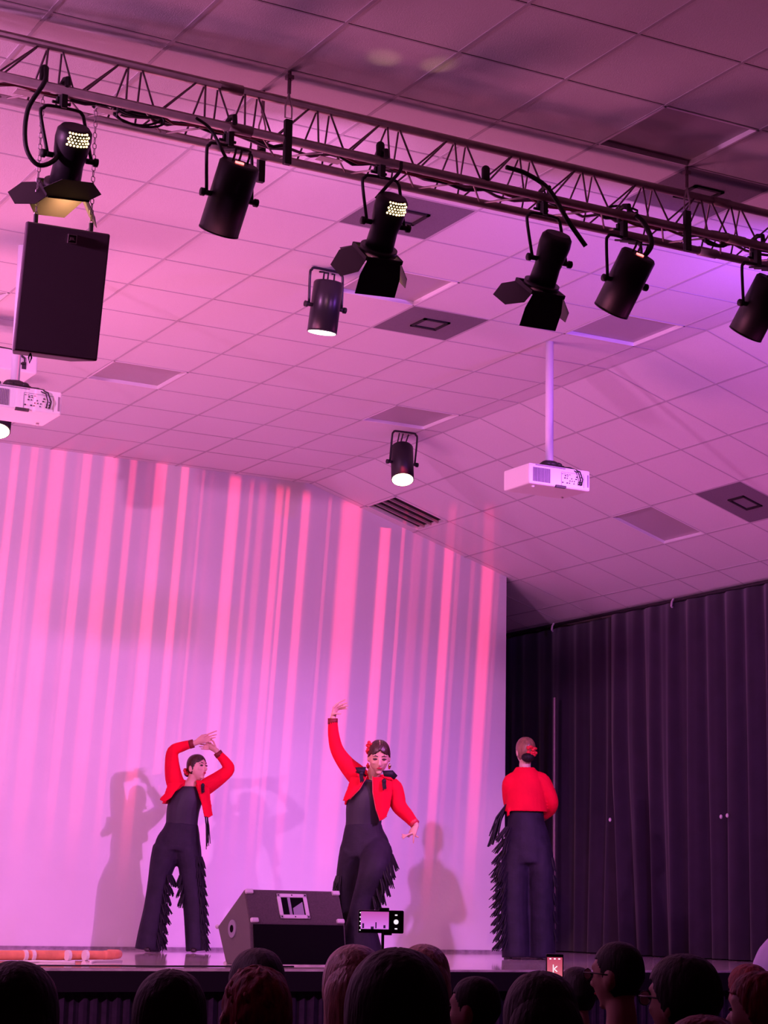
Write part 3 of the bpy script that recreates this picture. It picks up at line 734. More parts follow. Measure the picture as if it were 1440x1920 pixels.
# horn opening: front sloped panel lies between A (0) and E (4)
A_, E_ = V((0, *prof[0])), V((0, *prof[4]))
sl = (A_-E_); sln = sl.length; sd = sl.normalized(); fn = V((0, -1, 0)); fn = (fn-sd*fn.dot(sd)).normalized()
MB().prism(poly, (0, 0, 0), (wl, 0, 0)).build('cabinet', 'carpet', wd, bevel=.012)
fp = lambda x, s_, h: V((x, 0, 0))+E_+sd*s_+fn*h
pl = MB()
hx0, hx1, s0, s1 = .235, .465, .035, sln-.035; e = .028
def fb(m, x0_, x1_, a, b_, h0, h1): m.add([fp(x, s_, h) for h in (h0, h1) for x, s_ in ((x0_, a), (x1_, a), (x1_, b_), (x0_, b_))], [(0, 1, 2, 3), (7, 6, 5, 4), (0, 4, 5, 1), (1, 5, 6, 2), (2, 6, 7, 3), (3, 7, 4, 0)])
for q in ((hx0, hx1, s0, s0+e), (hx0, hx1, s1-e, s1), (hx0, hx0+e, s0, s1), (hx1-e, hx1, s0, s1)): fb(pl, *q, .0, .012)
hp = pl.build('horn_plate', 'corner', wd, bevel=.003)
hm = MB(); fb(hm, hx0+e, hx1-e, s0+e, s1-e, .002, .005); hm.build('horn_mouth', 'black', hp)
hf = MB(); fb(hf, hx0+.078, hx0+.098, s0+e, s1-e, .005, .010)
hf.add([fp(hx0+.11, s0+e, .006), fp(hx1-e-.01, s0+e, .006), fp(hx1-e-.01, s1-e-.03, .006), fp(hx0+.11, s0+e+.05, .008)], [(0, 1, 2, 3)])
hf.build('horn_fin', 'vgrey', hp)
sc_ = MB()
for a in (hx0+.012, (hx0+hx1)/2, hx1-.012):
    for s_ in (s0+.012, s1-.012): sc_.tube([fp(a, s_, .011), fp(a, s_, .014)], .005, 8)
sc_.build('screws', 'black', hp)
g_ = MB(); D_ = V((0, *prof[3])); ed = (E_-D_)
nfr = V((0, -ed.z, ed.y)).normalized()
if nfr.y > 0: nfr = -nfr
g_.prism([D_+ed*.02+V((.02, 0, 0)), D_+ed*.02+V((wl-.02, 0, 0)), D_+ed*.97+V((wl-.02, 0, 0)), D_+ed*.97+V((.02, 0, 0))], nfr*.001, nfr*.012)
g_.build('cloth_grille', 'black', wd)
for (x_, s_) in ((.035, .02), (wl-.035, .02), (.03, sln-.022), (wl-.03, sln-.022)):
    MB().box(fp(x_, s_, .004), (.06, .03, .035), Matrix((V((1, 0, 0)), fn, sd)).transposed()).build('corner_cap', 'corner', wd, bevel=.01)
for p_ in (poly[1], poly[2]): MB().ell(p_, (.016, .016, .016)).build('corner_cap', 'corner', wd, smooth=True)
cc = V((0, .09, zz(-.166)))
pt = MB(); pt.tube([cc+V((-.008, 0, 0)), cc+V((.0, 0, 0))], .062, 24); po = pt.build('side_cup', 'vgrey', wd)
MB().tube([cc+V((-.011, 0, 0)), cc+V((-.007, 0, 0))], .026, 16).build('side_socket', 'black', po)
MB().box((.40, -.27, .004), (.5, .03, .008)).build('front_lip', 'trimw', wd)

# ------------------------------------------------------------------ small things on the stage floor
tb = thing('cloth_tube', 'long orange tube with white taped bands lying on the stage floor at the left', 'tube', (4.9, 13.45, STAGE+.035))
pts = [V((-1.4, -.25, 0)), V((-.9, -.16, .0)), V((-.5, -.10, 0)), V((-.1, -.02, 0)), V((.25, .08, 0)), V((.42, .12, 0))]
MB().tube(pts, [.034, .035, .033, .034, .031, .030], 12, rnd=True).build('tube', 'wood', tb, smooth=True)
MB().tube([V((.34, .10, 0)), V((.45, .15, .004)), V((.50, .22, .004)), V((.44, .27, .004))], .032, 12, rnd=True).build('folded_end', 'wood', tb, smooth=True)
for a in (-.30, -.24, .02, .16):
    q = V((a, -.055+.22*a if a > -.1 else -.07+.2*(a+.3), 0)); MB().tube([q-V((.012, .002, 0)), q+V((.012, .002, 0))], .0375, 14).build('tape_band', 'tape', tb)
tag(MB().tube([V((4.30, 12.75, STAGE+.006)), V((4.55, 12.95, STAGE+.006)), V((4.75, 12.80, STAGE+.006))], .012, 6).build('white_strap', 'tape', smooth=True), 'curved white strap on the stage floor beside the orange tube, at the left', 'strap')
tag(MB().tube([V((4.88, 12.85, STAGE+.006)), V((4.98, 13.05, STAGE+.006)), V((5.2, 13.1, STAGE+.006))], .012, 6).build('white_strap', 'tape', smooth=True), 'short white strap on the stage floor in front of the orange tube', 'strap')
tag(MB().box((6.66, 16.02, STAGE+.008), (.12, .06, .014)).build('white_scrap', 'tape', bevel=.003), 'white scrap on the stage floor by the left dancer\'s foot', 'scrap')
tag(MB().tube([V((3+.25*k, 12.05+.03*math.sin(k*1.3)+.02*math.sin(k*2.9), STAGE+.008)) for k in range(13)], .007, 6).build('floor_cable', 'rubber', smooth=True), 'thin black cable lying along the front edge of the stage', 'cable')

# ------------------------------------------------------------------ people helpers
def headfn(sc=1.0):
    def f(p):
        q = V(p); z = q.z/.118
        if z > 0:
            t = min(z, .985); k = min(1.28, (1-t**2.7)**.44/(1-t*t)**.5); q.x *= k; q.y *= k
        if z < 0:
            k = -z
            q.x *= 1-.34*k*k; q.y = q.y*(1-.30*k*k)-.020*k
            if q.y > 0: q.y *= 1-.45*k
        if q.y < 0 and -.5 < z < .1: q.y *= 1.0
        return q*sc
    return f
def face_basis(fd, upv=V((0, 0, 1))):
    # columns: x lateral, y backwards, z up
    y = -V(fd).normalized(); z = (V(upv)-y*V(upv).dot(y)).normalized(); x = y.cross(z); return Matrix((x, y, z)).transposed()
def add_head(mb, c, fd, sc=1.0, upv=V((0, 0, 1))):
    Q = face_basis(fd, upv); P = lambda x, y, z: V(c)+Q @ (V((x, y, z))*sc)
    mb.ell(c, (.074, .094, .118), Q, 22, 16, headfn(sc))
    mb.tube([P(0, -.088, .018), P(0, -.102, -.008), P(0, -.110, -.024), P(0, -.096, -.034)], [.007*sc, .009*sc, .013*sc, .011*sc], 8, rnd=True)
    mb.ell(P(0, -.060, -.096), (.024*sc, .016*sc, .015*sc), Q)
    mb.ell(P(0, -.077, -.056), (.024*sc, .015*sc, .014*sc), Q)
    for s_ in (1, -1):
        mb.ell(P(.076*s_, .010, -.010), (.009*sc, .020*sc, .031*sc), Q)
        mb.ell(P(.036*s_, -.068, -.018), (.022*sc, .018*sc, .020*sc), Q)
        mb.ell(P(.030*s_, -.080, .034), (.024*sc, .010*sc, .009*sc), Q)
    return P, Q
def face_parts(P, Q, sc, body, eyes_down=False):
    for s_ in (1, -1):
        e = MB().ell(P(.032*s_, -.0875, .010), (.019*sc, .007*sc, .0065*sc if eyes_down else .008*sc), Q).build('eye', 'eye', body, smooth=True)
        MB().tube([P(.014*s_, -.0935, .030), P(.032*s_, -.0905, .037), P(.052*s_, -.078, .028)], [.0025*sc, .0035*sc, .0015*sc], 6).build('eyebrow', 'eye', body, smooth=True)
        if not eyes_down: MB().ell(P(.031*s_, -.0915, .010), (.006*sc, .003*sc, .004*sc), Q).build('iris', 'eyew', e, smooth=True)
    MB().ell(P(0, -.0905, -.057), (.019*sc, .006*sc, .0075*sc), Q, 12, 8).build('lips', 'lip_red', body, smooth=True)
def hair_cap(name, m, parent, c, fd, sc=1.0, puff=1.06, hairline=.42, low=-.45, upv=V((0, 0, 1)), rough=0, wide=1.0, side=.15, part=0.0):
    Q = face_basis(fd, upv); mb = MB(); nu, nv = 72, 48; f = headfn(1)
    vs = []; ok = []
    rr = random.Random(11)
    for j in range(nv+1):
        ph = PI*j/nv
        for i in range(nu):
            th = 2*PI*i/nu
            p = f(V((.074*math.sin(ph)*math.cos(th), .094*math.sin(ph)*math.sin(th), .118*math.cos(ph))))
            zn, yn = p.z/.118, p.y/.094
            lim = hairline if yn < -.5 else (low if yn > side else low+(hairline-low)*max(0, min(1, (side-yn)/(side+.55)))**.8)
            if yn < -.2 and part: lim += part*max(0, 1-abs(p.x)/.045)
            ok.append(zn > lim-.04)
            k = puff+rough*.6*(math.sin(th*7+ph*5)*math.sin(ph*9+th*2)+.5*math.sin(th*15+ph*4))
            k = max(1.005, k)
            vs.append(V(c)+Q @ (V((p.x*wide, p.y*(1+(wide-1)*.7), p.z))*sc*k))
    fs = []
    for j in range(nv):
        for i in range(nu):
            q = (j*nu+i, j*nu+(i+1) % nu, (j+1)*nu+(i+1) % nu, (j+1)*nu+i)
            if all(ok[a] for a in q): fs.append(q)
    used = sorted({a for q in fs for a in q}); mp = {a: k for k, a in enumerate(used)}
    mb.add([vs[a] for a in used], [tuple(mp[a] for a in q) for q in fs])
    o = mb.build(name, m, parent, smooth=True)
    s_ = o.modifiers.new('thick', 'SOLIDIFY'); s_.thickness = .014*sc; s_.offset = -1
    if rough:
        sb = o.modifiers.new('sub', 'SUBSURF'); sb.levels = 1; sb.render_levels = 1
    return o
def hand(mb, wrist, knuck, tips, thumb, side, w=.075, r=.0070):
    wrist, knuck, side = V(wrist), V(knuck), V(side).normalized()
    d = (knuck-wrist); nrm = side.cross(d).normalized()
    mb.tube([wrist, wrist.lerp(knuck, .35), wrist.lerp(knuck, .8), knuck], [(.026, .019), (w*.42, .016), (w*.5, .014), (w*.47, .010)], 12, ref=side)
    for k, tp in enumerate(tips):
        b = knuck-d*.08+side*w*(.47-.31*k); tp = V(tp); L = tp-b
        bow = nrm*(.10*L.length)
        m1 = b+L*.40+bow; m2 = b+L*.72+bow*.8
        mb.tube([b, m1, m2, tp], [r*1.12, r*1.02, r*.92, r*.75], 8, rnd=True)
    b = wrist.lerp(knuck, .3)+side*w*.40; tp = V(thumb)
    mb.tube([b, b.lerp(tp, .5)+side*.012, tp], [r*1.45, r*1.25, r*.9], 8, rnd=True)
def fringe(m, a, b, out, length, n, rnd_=None, spread=.03, r=.0028):
    rr = rnd_ or random.Random(1); a, b, out = V(a), V(b), V(out)
    for k in range(n):
        p = a.lerp(b, (k+.5)/n)+out*.004
        L = length*rr.uniform(.8, 1.1); o_ = out*spread*rr.uniform(.6, 1.3)+V((rr.uniform(-.012, .012), rr.uniform(-.012, .012), 0))
        m.tube([p, p+o_*.6+V((0, 0, -L*.45)), p+o_+V((0, 0, -L))], [r, r*1.3, r*.9], 5)
def tier_legs(name, parent, spine, radii, z_list, length, th0, th1, n=22, spread=.018, seed=1, outk=1.0):
    """tiers of hanging strands round a trouser leg; spine/radii as used for the leg"""
    rr = random.Random(seed)
    sp = [V(p) for p in spine]
    for zt in z_list:
        for i in range(len(sp)-1):
            if (sp[i].z-zt)*(sp[i+1].z-zt) <= 0 and abs(sp[i].z-sp[i+1].z) > 1e-6:
                t_ = (zt-sp[i].z)/(sp[i+1].z-sp[i].z); c_ = sp[i].lerp(sp[i+1], t_)
                r0 = radii[i] if isinstance(radii[i], tuple) else (radii[i],)*2; r1 = radii[i+1] if isinstance(radii[i+1], tuple) else (radii[i+1],)*2
                ra = r0[0]+(r1[0]-r0[0])*t_; rb = r0[1]+(r1[1]-r0[1])*t_; break
        else: continue
        m = MB()
        for k in range(n):
            th = th0+(th1-th0)*(k+.5)/n
            o_ = V((math.cos(th), math.sin(th), 0)); p = c_+V((ra*o_.x, rb*o_.y, 0))
            L = length*rr.uniform(.85, 1.12); sp_ = spread*rr.uniform(.5, 1.4)
            j_ = V((rr.uniform(-.01, .01), rr.uniform(-.01, .01), 0))
            m.tube([p+V((0, 0, .004)), p+o_*(.004+sp_*.5)+V((0, 0, -L*.5)), p+o_*(.004+sp_)+j_+V((0, 0, -L))], [.005, .007, .0035], 5)
        m.build(name, 'fringe', parent)
def jacket_shell(mb, rows, th=.012, n=26):
    """rows: list of (z, cx, cy, rx, ry, open_left, open_right) angles measured from the front, radians"""
    g = []
    for (z, cx, cy, rx, ry, ol, orr) in rows:
        row = []
        for k in range(n+1):
            a = ol+(2*PI-ol-orr)*k/n           # from the image-right front edge round the back
            row.append(V((cx+rx*math.sin(a), cy-ry*math.cos(a), z)))
        g.append(row)
    mb.slab(g, th)

# ================================================================== left dancer
LIMB = True
RZ = -yaw
d1 = thing('person', 'person in red jacket and black fringed trousers, both arms overhead, left on the stage', 'person', (6.76, 15.93, STAGE), RZ, 'flamenco dancers on the stage')
b = MB(); hc = V((.164, 0, 1.556))
P, Q = add_head(b, hc, (.80, -.55, .12), .95)
b.tube([V((.115, .015, 1.40)), V((.135, .01, 1.46)), V((.15, .0, 1.50))], [.052, .048, .05], 12)
b.tube([V((.06, .0, .92)), V((.06, 0, 1.05)), V((.08, 0, 1.2)), V((.10, 0, 1.33)), V((.12, .01, 1.42))], [(.13, .085), (.105, .075), (.12, .085), (.125, .085), (.06, .05)], 16, ref=(1, 0, 0), rnd=True)
for pts, rr_ in ((([V((.0, 0, 1.40)), V((-.04, -.01, 1.58)), V((-.035, -.03, 1.70)), V((.06, -.05, 1.735)), V((.143, -.06, 1.765))]), [.05, .044, .040, .032, .024]),
                 (([V((.24, 0, 1.40)), V((.36, -.01, 1.47)), V((.445, -.03, 1.545)), V((.40, -.05, 1.62)), V((.338, -.06, 1.70))]), [.05, .046, .042, .034, .024])):
    b.tube(pts, rr_, 12, rnd=True)
hand(b, (.143, -.06, 1.765), (.228, -.095, 1.795), [(.338, -.13, 1.868), (.338, -.12, 1.838), (.328, -.12, 1.812), (.306, -.11, 1.788)], (.245, -.09, 1.84), (0, -.5, 1), .062)
hand(b, (.338, -.06, 1.70), (.270, -.02, 1.748), [(.180, .01, 1.790), (.174, .01, 1.765), (.180, .0, 1.742), (.196, -.01, 1.722)], (.285, -.08, 1.80), (.3, -.4, 1), .062)
for pts in ([V((-.07, 0, .88)), V((-.125, 0, .577)), V((-.148, 0, .366)), V((-.185, 0, .07))], [V((.10, 0, .88)), V((.160, 0, .577)), V((.187, 0, .366)), V((.212, 0, .07))]): b.tube(pts, [.075, .058, .050, .034], 12, rnd=True)
for fx in (-.185, .205): b.ell((fx, -.03, .05), (.035, .07, .03))
body1 = b.build('body', 'skin', d1, remesh=.0047, sm=2)
face_parts(P, Q, .95, body1)
h1 = hair_cap('hair', 'hair', d1, hc, (.80, -.55, .12), .95, 1.07, .36, -.45, side=.0, part=.22)
MB().ell(P(0, .105, -.03), (.035, .035, .035)).build('hair_bun', 'hair', h1, smooth=True)
fl = MB()
for k in range(7):
    a = k*2*PI/7; fl.ell(P(-.045+.018*math.cos(a), .085+.01*math.sin(a), -.025+.022*math.sin(a)), (.015, .013, .013))
fl.build('hair_flower', 'flower', d1, smooth=True)
# top and trousers
MB().tube([V((.058, 0, 1.02)), V((.055, 0, 1.08)), V((.062, -.003, 1.2)), V((.090, -.003, 1.30)), V((.102, -.003, 1.36)), V((.103, -.003, 1.395))], [(.146, .105), (.137, .100), (.142, .110), (.136, .108), (.104, .098), (.078, .085)], 20, ref=(1, 0, 0)).build('top', 'top', d1, smooth=True, remesh=.009, sm=3)
lg1 = ([V((-.06, 0, .86)), V((-.095, 0, .74)), V((-.125, 0, .577)), V((-.148, 0, .366)), V((-.175, 0, .16)), V((-.19, 0, .015))], [(.13, .12), (.112, .11), (.093, .10), (.094, .10), (.106, .115), (.113, .125)])
lg2 = ([V((.11, 0, .86)), V((.138, 0, .74)), V((.160, 0, .577)), V((.187, 0, .366)), V((.205, 0, .16)), V((.216, 0, .015))], [(.12, .12), (.105, .11), (.097, .10), (.092, .10), (.088, .11), (.086, .12)])
b = MB(); b.tube([V((.058, 0, 1.085)), V((.05, 0, 1.0)), V((.035, 0, .92)), V((.026, 0, .85))], [(.139, .102), (.165, .115), (.195, .13), (.205, .128)], 20, ref=(1, 0, 0))
for s_, r_ in (lg1, lg2): b.tube(s_, r_, 18, ref=(1, 0, 0))
tr1 = b.build('trousers', 'trousers', d1, remesh=.010, sm=4)
zs = [.80, .72, .64, .56, .48, .40, .32, .24, .16, .11]
tier_legs('fringe', tr1, lg1[0], lg1[1], zs[2:], .09, -.9, .9, 16, .035, 3)
tier_legs('fringe', tr1, lg2[0], lg2[1], zs, .09, -.9, 1.0, 16, .025, 4)
tier_legs('fringe', tr1, lg2[0], lg2[1], zs[2:5], .10, 2.2, 4.0, 12, .02, 5)
# jacket
b = MB()
for pts, rr_ in (([V((.03, .005, 1.37)), V((-.02, 0, 1.44)), V((-.048, -.01, 1.58)), V((-.042, -.03, 1.695)), V((.04, -.05, 1.735)), V((.115, -.058, 1.758))], [.075, .078, .064, .052, .044, .036]),
                 ([V((.20, .005, 1.36)), V((.27, .0, 1.41)), V((.37, -.01, 1.48)), V((.445, -.03, 1.55)), V((.41, -.045, 1.615)), V((.355, -.055, 1.675))], [.07, .072, .062, .052, .044, .036])):
    b.tube(pts, rr_, 16, rnd=True)
jacket_shell(b, [(1.245, .075, .0, .190, .135, .95, 1.05), (1.30, .08, .0, .175, .128, .80, .90), (1.36, .095, .0, .160, .118, .62, .72), (1.41, .11, .005, .130, .10, .55, .6), (1.45, .125, .012, .085, .07, .5, .5)], .014)
# flared front corners lifted with the arms
b.slab([[V((-.07, -.10, 1.42)), V((.02, -.125, 1.43)), V((.085, -.11, 1.425))], [V((-.08, -.10, 1.37)), V((.0, -.13, 1.38)), V((.05, -.128, 1.395))], [V((-.09, -.10, 1.33)), V((-.03, -.13, 1.33)), V((.0, -.13, 1.34))], [V((-.135, -.11, 1.275)), V((-.09, -.13, 1.25)), V((-.03, -.13, 1.29))]], .014)
b.slab([[V((.175, -.115, 1.43)), V((.24, -.11, 1.41)), V((.29, -.08, 1.38))], [V((.215, -.125, 1.30)), V((.265, -.115, 1.28)), V((.30, -.08, 1.28))], [V((.255, -.125, 1.135)), V((.29, -.12, 1.125)), V((.325, -.09, 1.15))]], .014)
j1 = b.build('jacket', 'red', d1, remesh=.008, sm=2)
for p_, q_ in (((.10, -.057, 1.752), (.135, -.06, 1.762)), ((.365, -.052, 1.66), (.342, -.058, 1.692))):
    MB().tube([p_, q_], .038, 14).build('cuff', 'cuff', j1, smooth=True)
tl = MB(); tl.ell((.235, -.135, 1.40), (.016, .012, .02)); fringe(tl, (.220, -.135, 1.39), (.25, -.135, 1.39), (0, -1, 0), .06, 8, spread=.004); tl.build('tassel', 'fringe', j1)
tl = MB(); fringe(tl, (.25, -.11, 1.17), (.28, -.10, 1.17), (.5, -1, 0), .30, 8, spread=.07, r=.004); tl.build('long_tassel', 'fringe', j1)
MB().ell(P(.078, .0, -.062), (.010, .010, .016)).build('earring', 'gold', d1, smooth=True)
for fx in (-.185, .205):
    MB().tube([V((fx, .05, .045)), V((fx, -.03, .04)), V((fx, -.12, .022))], [(.036, .035), (.04, .034), (.028, .02)], 12, ref=(1, 0, 0), rnd=True).build('shoe', 'shoe', d1, smooth=True)

# ================================================================== centre dancer
d2 = thing('person', 'person in red jacket stepping forward, one arm raised, at centre stage', 'person', (6.977, 12.80, STAGE), RZ, 'flamenco dancers on the stage')
b = MB(); hc = V((.040, -.10, 1.475))
FD = (.06, -.92, -.34)
P, Q = add_head(b, hc, FD, 1.0)
b.tube([V((-.01, .01, 1.28)), V((.0, -.02, 1.35)), V((.02, -.07, 1.41))], [.055, .050, .05], 12)
b.tube([V((-.05, 0, .80)), V((-.063, 0, .97)), V((-.05, 0, 1.12)), V((-.02, 0, 1.25)), V((.0, .0, 1.33))], [(.13, .09), (.105, .08), (.12, .09), (.125, .09), (.06, .05)], 16, ref=(1, 0, 0), rnd=True)
b.tube([V((-.12, 0, 1.34)), V((-.21, .0, 1.44)), V((-.268, .0, 1.53)), V((-.30, -.01, 1.65)), V((-.304, -.02, 1.757))], [.05, .044, .040, .032, .024], 12, rnd=True)
b.tube([V((.13, 0, 1.28)), V((.175, -.01, 1.20)), V((.195, -.03, 1.13)), V((.255, -.07, 1.06)), V((.317, -.10, .992))], [.05, .044, .040, .032, .024], 12, rnd=True)
hand(b, (-.304, -.02, 1.757), (-.285, -.03, 1.835), [(-.215, -.06, 1.893), (-.197, -.055, 1.870), (-.192, -.045, 1.850), (-.20, -.03, 1.832)], (-.245, -.05, 1.79), (-.5, -.9, .2), .064)
hand(b, (.317, -.10, .992), (.288, -.12, .925), [(.216, -.13, .922), (.214, -.14, .903), (.222, -.15, .890), (.30, -.13, .862)], (.335, -.13, .905), (-.6, 0, -.6), .066)
for pts in ([V((.05, -.03, .79)), V((.0, -.20, .60)), V((-.062, -.17, .32)), V((-.06, -.17, .08))], [V((-.12, 0, .78)), V((-.175, .04, .56)), V((-.155, .09, .32)), V((-.14, .11, .08))]): b.tube(pts, [.07, .055, .045, .034], 12, rnd=True)
b.ell((-.06, -.19, .05), (.035, .08, .03)); b.ell((-.15, .10, .05), (.035, .07, .03))
body2 = b.build('body', 'skin', d2, remesh=.0047, sm=2)
face_parts(P, Q, 1.0, body2, True)
h2 = hair_cap('hair', 'hair', d2, hc, FD, 1.0, 1.07, .30, -.25, wide=1.04, part=.32)
MB().ell(P(0, .11, .02), (.045, .04, .045)).build('hair_bun', 'hair', h2, smooth=True)
MB().tube([P(0, -.084, .078), P(0, -.080, .088), P(0, -.055, .113), P(0, -.01, .128)], .0028, 6).build('hair_parting', 'skin', h2)
fl = MB()
rr = random.Random(2)
for k in range(34):
    fl.ell(P(-.066+rr.uniform(-.022, .016), .01+rr.uniform(-.035, .025), .058+rr.uniform(-.045, .045)), (.013, .010, .012))
fl.build('hair_flower', 'flower', d2, smooth=True)
MB().tube([V((-.063, 0, .93)), V((-.063, 0, 1.0)), V((-.055, -.003, 1.12)), V((-.035, -.005, 1.22)), V((-.01, -.005, 1.31))], [(.140, .108), (.130, .104), (.138, .115), (.128, .110), (.075, .07)], 20, ref=(1, 0, 0)).build('top', 'top', d2, remesh=.009, sm=3)
lgf = ([V((.04, -.02, .80)), V((.025, -.16, .70)), V((.0, -.20, .60)), V((-.045, -.18, .47)), V((-.065, -.17, .32)), V((-.065, -.16, .16)), V((-.055, -.16, .02))], [(.115, .13), (.112, .115), (.100, .10), (.085, .095), (.100, .11), (.140, .14), (.165, .165)])
lgb = ([V((-.12, .0, .80)), V((-.165, .03, .68)), V((-.185, .05, .52)), V((-.16, .09, .34)), V((-.14, .11, .16)), V((-.13, .12, .02))], [(.115, .12), (.085, .10), (.072, .09), (.08, .09), (.10, .11), (.12, .12)])
b = MB(); b.tube([V((-.063, 0, 1.0)), V((-.06, 0, .93)), V((-.050, 0, .85)), V((-.045, 0, .76))], [(.132, .106), (.150, .118), (.178, .13), (.185, .135)], 20, ref=(1, 0, 0))
for s_, r_ in (lgf, lgb): b.tube(s_, r_, 18, ref=(1, 0, 0))
tr2 = b.build('trousers', 'trousers', d2, remesh=.010, sm=4)
tier_legs('fringe', tr2, lgf[0], lgf[1], [.78, .72, .66, .60, .54, .48], .11, -.9, 1.0, 20, .028, 6)
tier_legs('fringe', tr2, lgb[0], lgb[1], [.62, .54, .46, .38, .30, .22], .10, 2.2, 4.2, 16, .02, 7)
b = MB()
b.tube([V((-.06, .005, 1.29)), V((-.12, 0, 1.35)), V((-.20, .0, 1.43)), V((-.268, .0, 1.53)), V((-.296, -.01, 1.64)), V((-.304, -.018, 1.735))], [.075, .078, .062, .050, .042, .036], 16, rnd=True)
b.tube([V((.06, .005, 1.26)), V((.135, .0, 1.26)), V((.170, -.01, 1.20)), V((.192, -.03, 1.13)), V((.25, -.065, 1.065)), V((.298, -.09, 1.01))], [.07, .078, .066, .058, .048, .038], 16, rnd=True)
jacket_shell(b, [(1.13, -.045, .0, .155, .130, 1.3, 1.3), (1.20, -.04, .0, .155, .125, 1.0, 1.0), (1.27, -.02, .0, .150, .115, .7, .75), (1.32, .0, .005, .12, .10, .55, .6), (1.355, .01, .012, .08, .07, .5, .5)], .014)
b.slab([[V((-.16, -.09, 1.33)), V((-.10, -.12, 1.33)), V((-.045, -.12, 1.33))], [V((-.185, -.08, 1.24)), V((-.14, -.125, 1.24)), V((-.095, -.13, 1.24))], [V((-.215, -.07, 1.155)), V((-.19, -.12, 1.15)), V((-.165, -.13, 1.17))]], .014)
b.slab([[V((-.005, -.12, 1.33)), V((.07, -.125, 1.33)), V((.14, -.09, 1.31))], [V((.0, -.13, 1.22)), V((.07, -.135, 1.22)), V((.14, -.09, 1.21))], [V((.025, -.13, 1.10)), V((.075, -.135, 1.09)), V((.125, -.10, 1.11))], [V((.052, -.13, 1.02)), V((.066, -.135, 1.015)), V((.10, -.12, 1.04))]], .014)
j2 = b.build('jacket', 'red', d2, remesh=.008, sm=2)
MB().tube([V((-.304, -.015, 1.715)), V((-.304, -.02, 1.758))], .037, 14).build('cuff', 'cuff', j2, smooth=True)
MB().tube([V((.288, -.085, 1.022)), V((.312, -.098, .996))], .037, 14).build('cuff', 'braid', j2, smooth=True)
for k, (cx_, cz_, s_) in enumerate(((-.085, 1.365, -1), (.11, 1.345, 1))):
    g_ = [[V((cx_-.045, -.135, cz_+.03)), V((cx_+.03, -.135, cz_+.035)), V((cx_+.055*s_+.01, -.09, cz_+.0))], [V((cx_-.03, -.14, cz_-.01)), V((cx_+.02, -.14, cz_-.015)), V((cx_+.04, -.11, cz_-.03))]]
    MB().slab(g_, .008).build('collar', 'fringe', j2, smooth=True)
for (x_, z_) in ((-.085, 1.35), (.08, 1.30)):
    tl = MB(); tl.ell((x_, -.15, z_), (.016, .012, .018)); fringe(tl, (x_-.014, -.15, z_-.01), (x_+.014, -.15, z_-.01), (0, -1, 0), .055, 8, spread=.004, r=.0035); tl.build('tassel', 'fringe', j2)
for pts in ([V((-.045, -.134, 1.335)), V((-.095, -.14, 1.24)), V((-.165, -.138, 1.165))], [V((-.003, -.134, 1.335)), V((.0, -.14, 1.22)), V((.025, -.14, 1.10)), V((.055, -.14, 1.016)), V((.105, -.125, 1.05))]):
    MB().tube(pts, .004, 6).build('braid_edge', 'braid', j2, smooth=True)
for s_ in (1, -1):
    MB().tube([P(.078*s_, .0, -.045), P(.080*s_, -.004, -.065), P(.078*s_, .0, -.085)], [.004, .012, .007], 8).build('earring', 'gold' if s_ > 0 else 'flower', d2, smooth=True)
for c_ in ((-.06, -.19), (-.15, .10)):
    MB().tube([V((c_[0], c_[1]+.08, .045)), V((c_[0], c_[1], .04)), V((c_[0], c_[1]-.10, .022))], [(.036, .035), (.04, .034), (.028, .02)], 12, ref=(1, 0, 0), rnd=True).build('shoe', 'shoe', d2, smooth=True)

# ================================================================== right dancer (seen from behind)
d3 = thing('person', 'person in red jacket seen from behind, by the right end of the wall', 'person', (9.396, 14.478, STAGE), RZ, 'flamenco dancers on the stage')
b = MB(); hc = V((-.006, .02, 1.752)); FD = (-.25, .93, .10)
P, Q = add_head(b, hc, FD, 1.02)
b.tube([V((-.01, 0, 1.56)), V((-.012, .005, 1.64)), V((-.006, .01, 1.69))], [.055, .050, .05], 12)
b.tube([V((.0, 0, 1.0)), V((.0, 0, 1.20)), V((-.005, 0, 1.35)), V((-.01, 0, 1.48)), V((-.01, .0, 1.58))], [(.14, .09), (.115, .08), (.13, .09), (.135, .09), (.06, .05)], 16, ref=(1, 0, 0), rnd=True)
b.tube([V((.12, 0, 1.52)), V((.18, .0, 1.42)), V((.225, .01, 1.325)), V((.21, .09, 1.25)), V((.15, .15, 1.20))], [.05, .044, .040, .032, .024], 12, rnd=True)
b.tube([V((-.13, 0, 1.51)), V((-.15, .04, 1.40)), V((-.14, .08, 1.30)), V((-.12, .17, 1.27)), V((-.06, .24, 1.26))], [.05, .044, .040, .032, .024], 12, rnd=True)
hand(b, (.15, .15, 1.20), (.09, .17, 1.17), [(.02, .17, 1.17), (.018, .17, 1.152), (.022, .17, 1.135), (.03, .17, 1.12)], (.09, .17, 1.22), (0, -.2, 1), .06)
hand(b, (-.06, .24, 1.26), (.0, .27, 1.27), [(.06, .29, 1.30), (.065, .29, 1.28), (.06, .28, 1.26), (.05, .27, 1.245)], (.0, .27, 1.32), (0, 0, 1), .06)
for pts in ([V((-.08, 0, 1.0)), V((-.10, 0, .55)), V((-.10, 0, .08))], [V((.10, 0, 1.0)), V((.13, 0, .55)), V((.13, 0, .08))]): b.tube(pts, [.09, .06, .038], 12, rnd=True)
body3 = b.build('body', 'skin', d3, remesh=.0047, sm=2)
face_parts(P, Q, 1.02, body3)
h3 = hair_cap('hair', 'hairg', d3, hc, FD, 1.02, 1.07, .50, -.60, wide=1.05)
MB().ell(P(.01, .095, -.045), (.058, .042, .040)).build('hair_bun', 'hairk', h3, smooth=True)
fl = MB(); rr = random.Random(4)
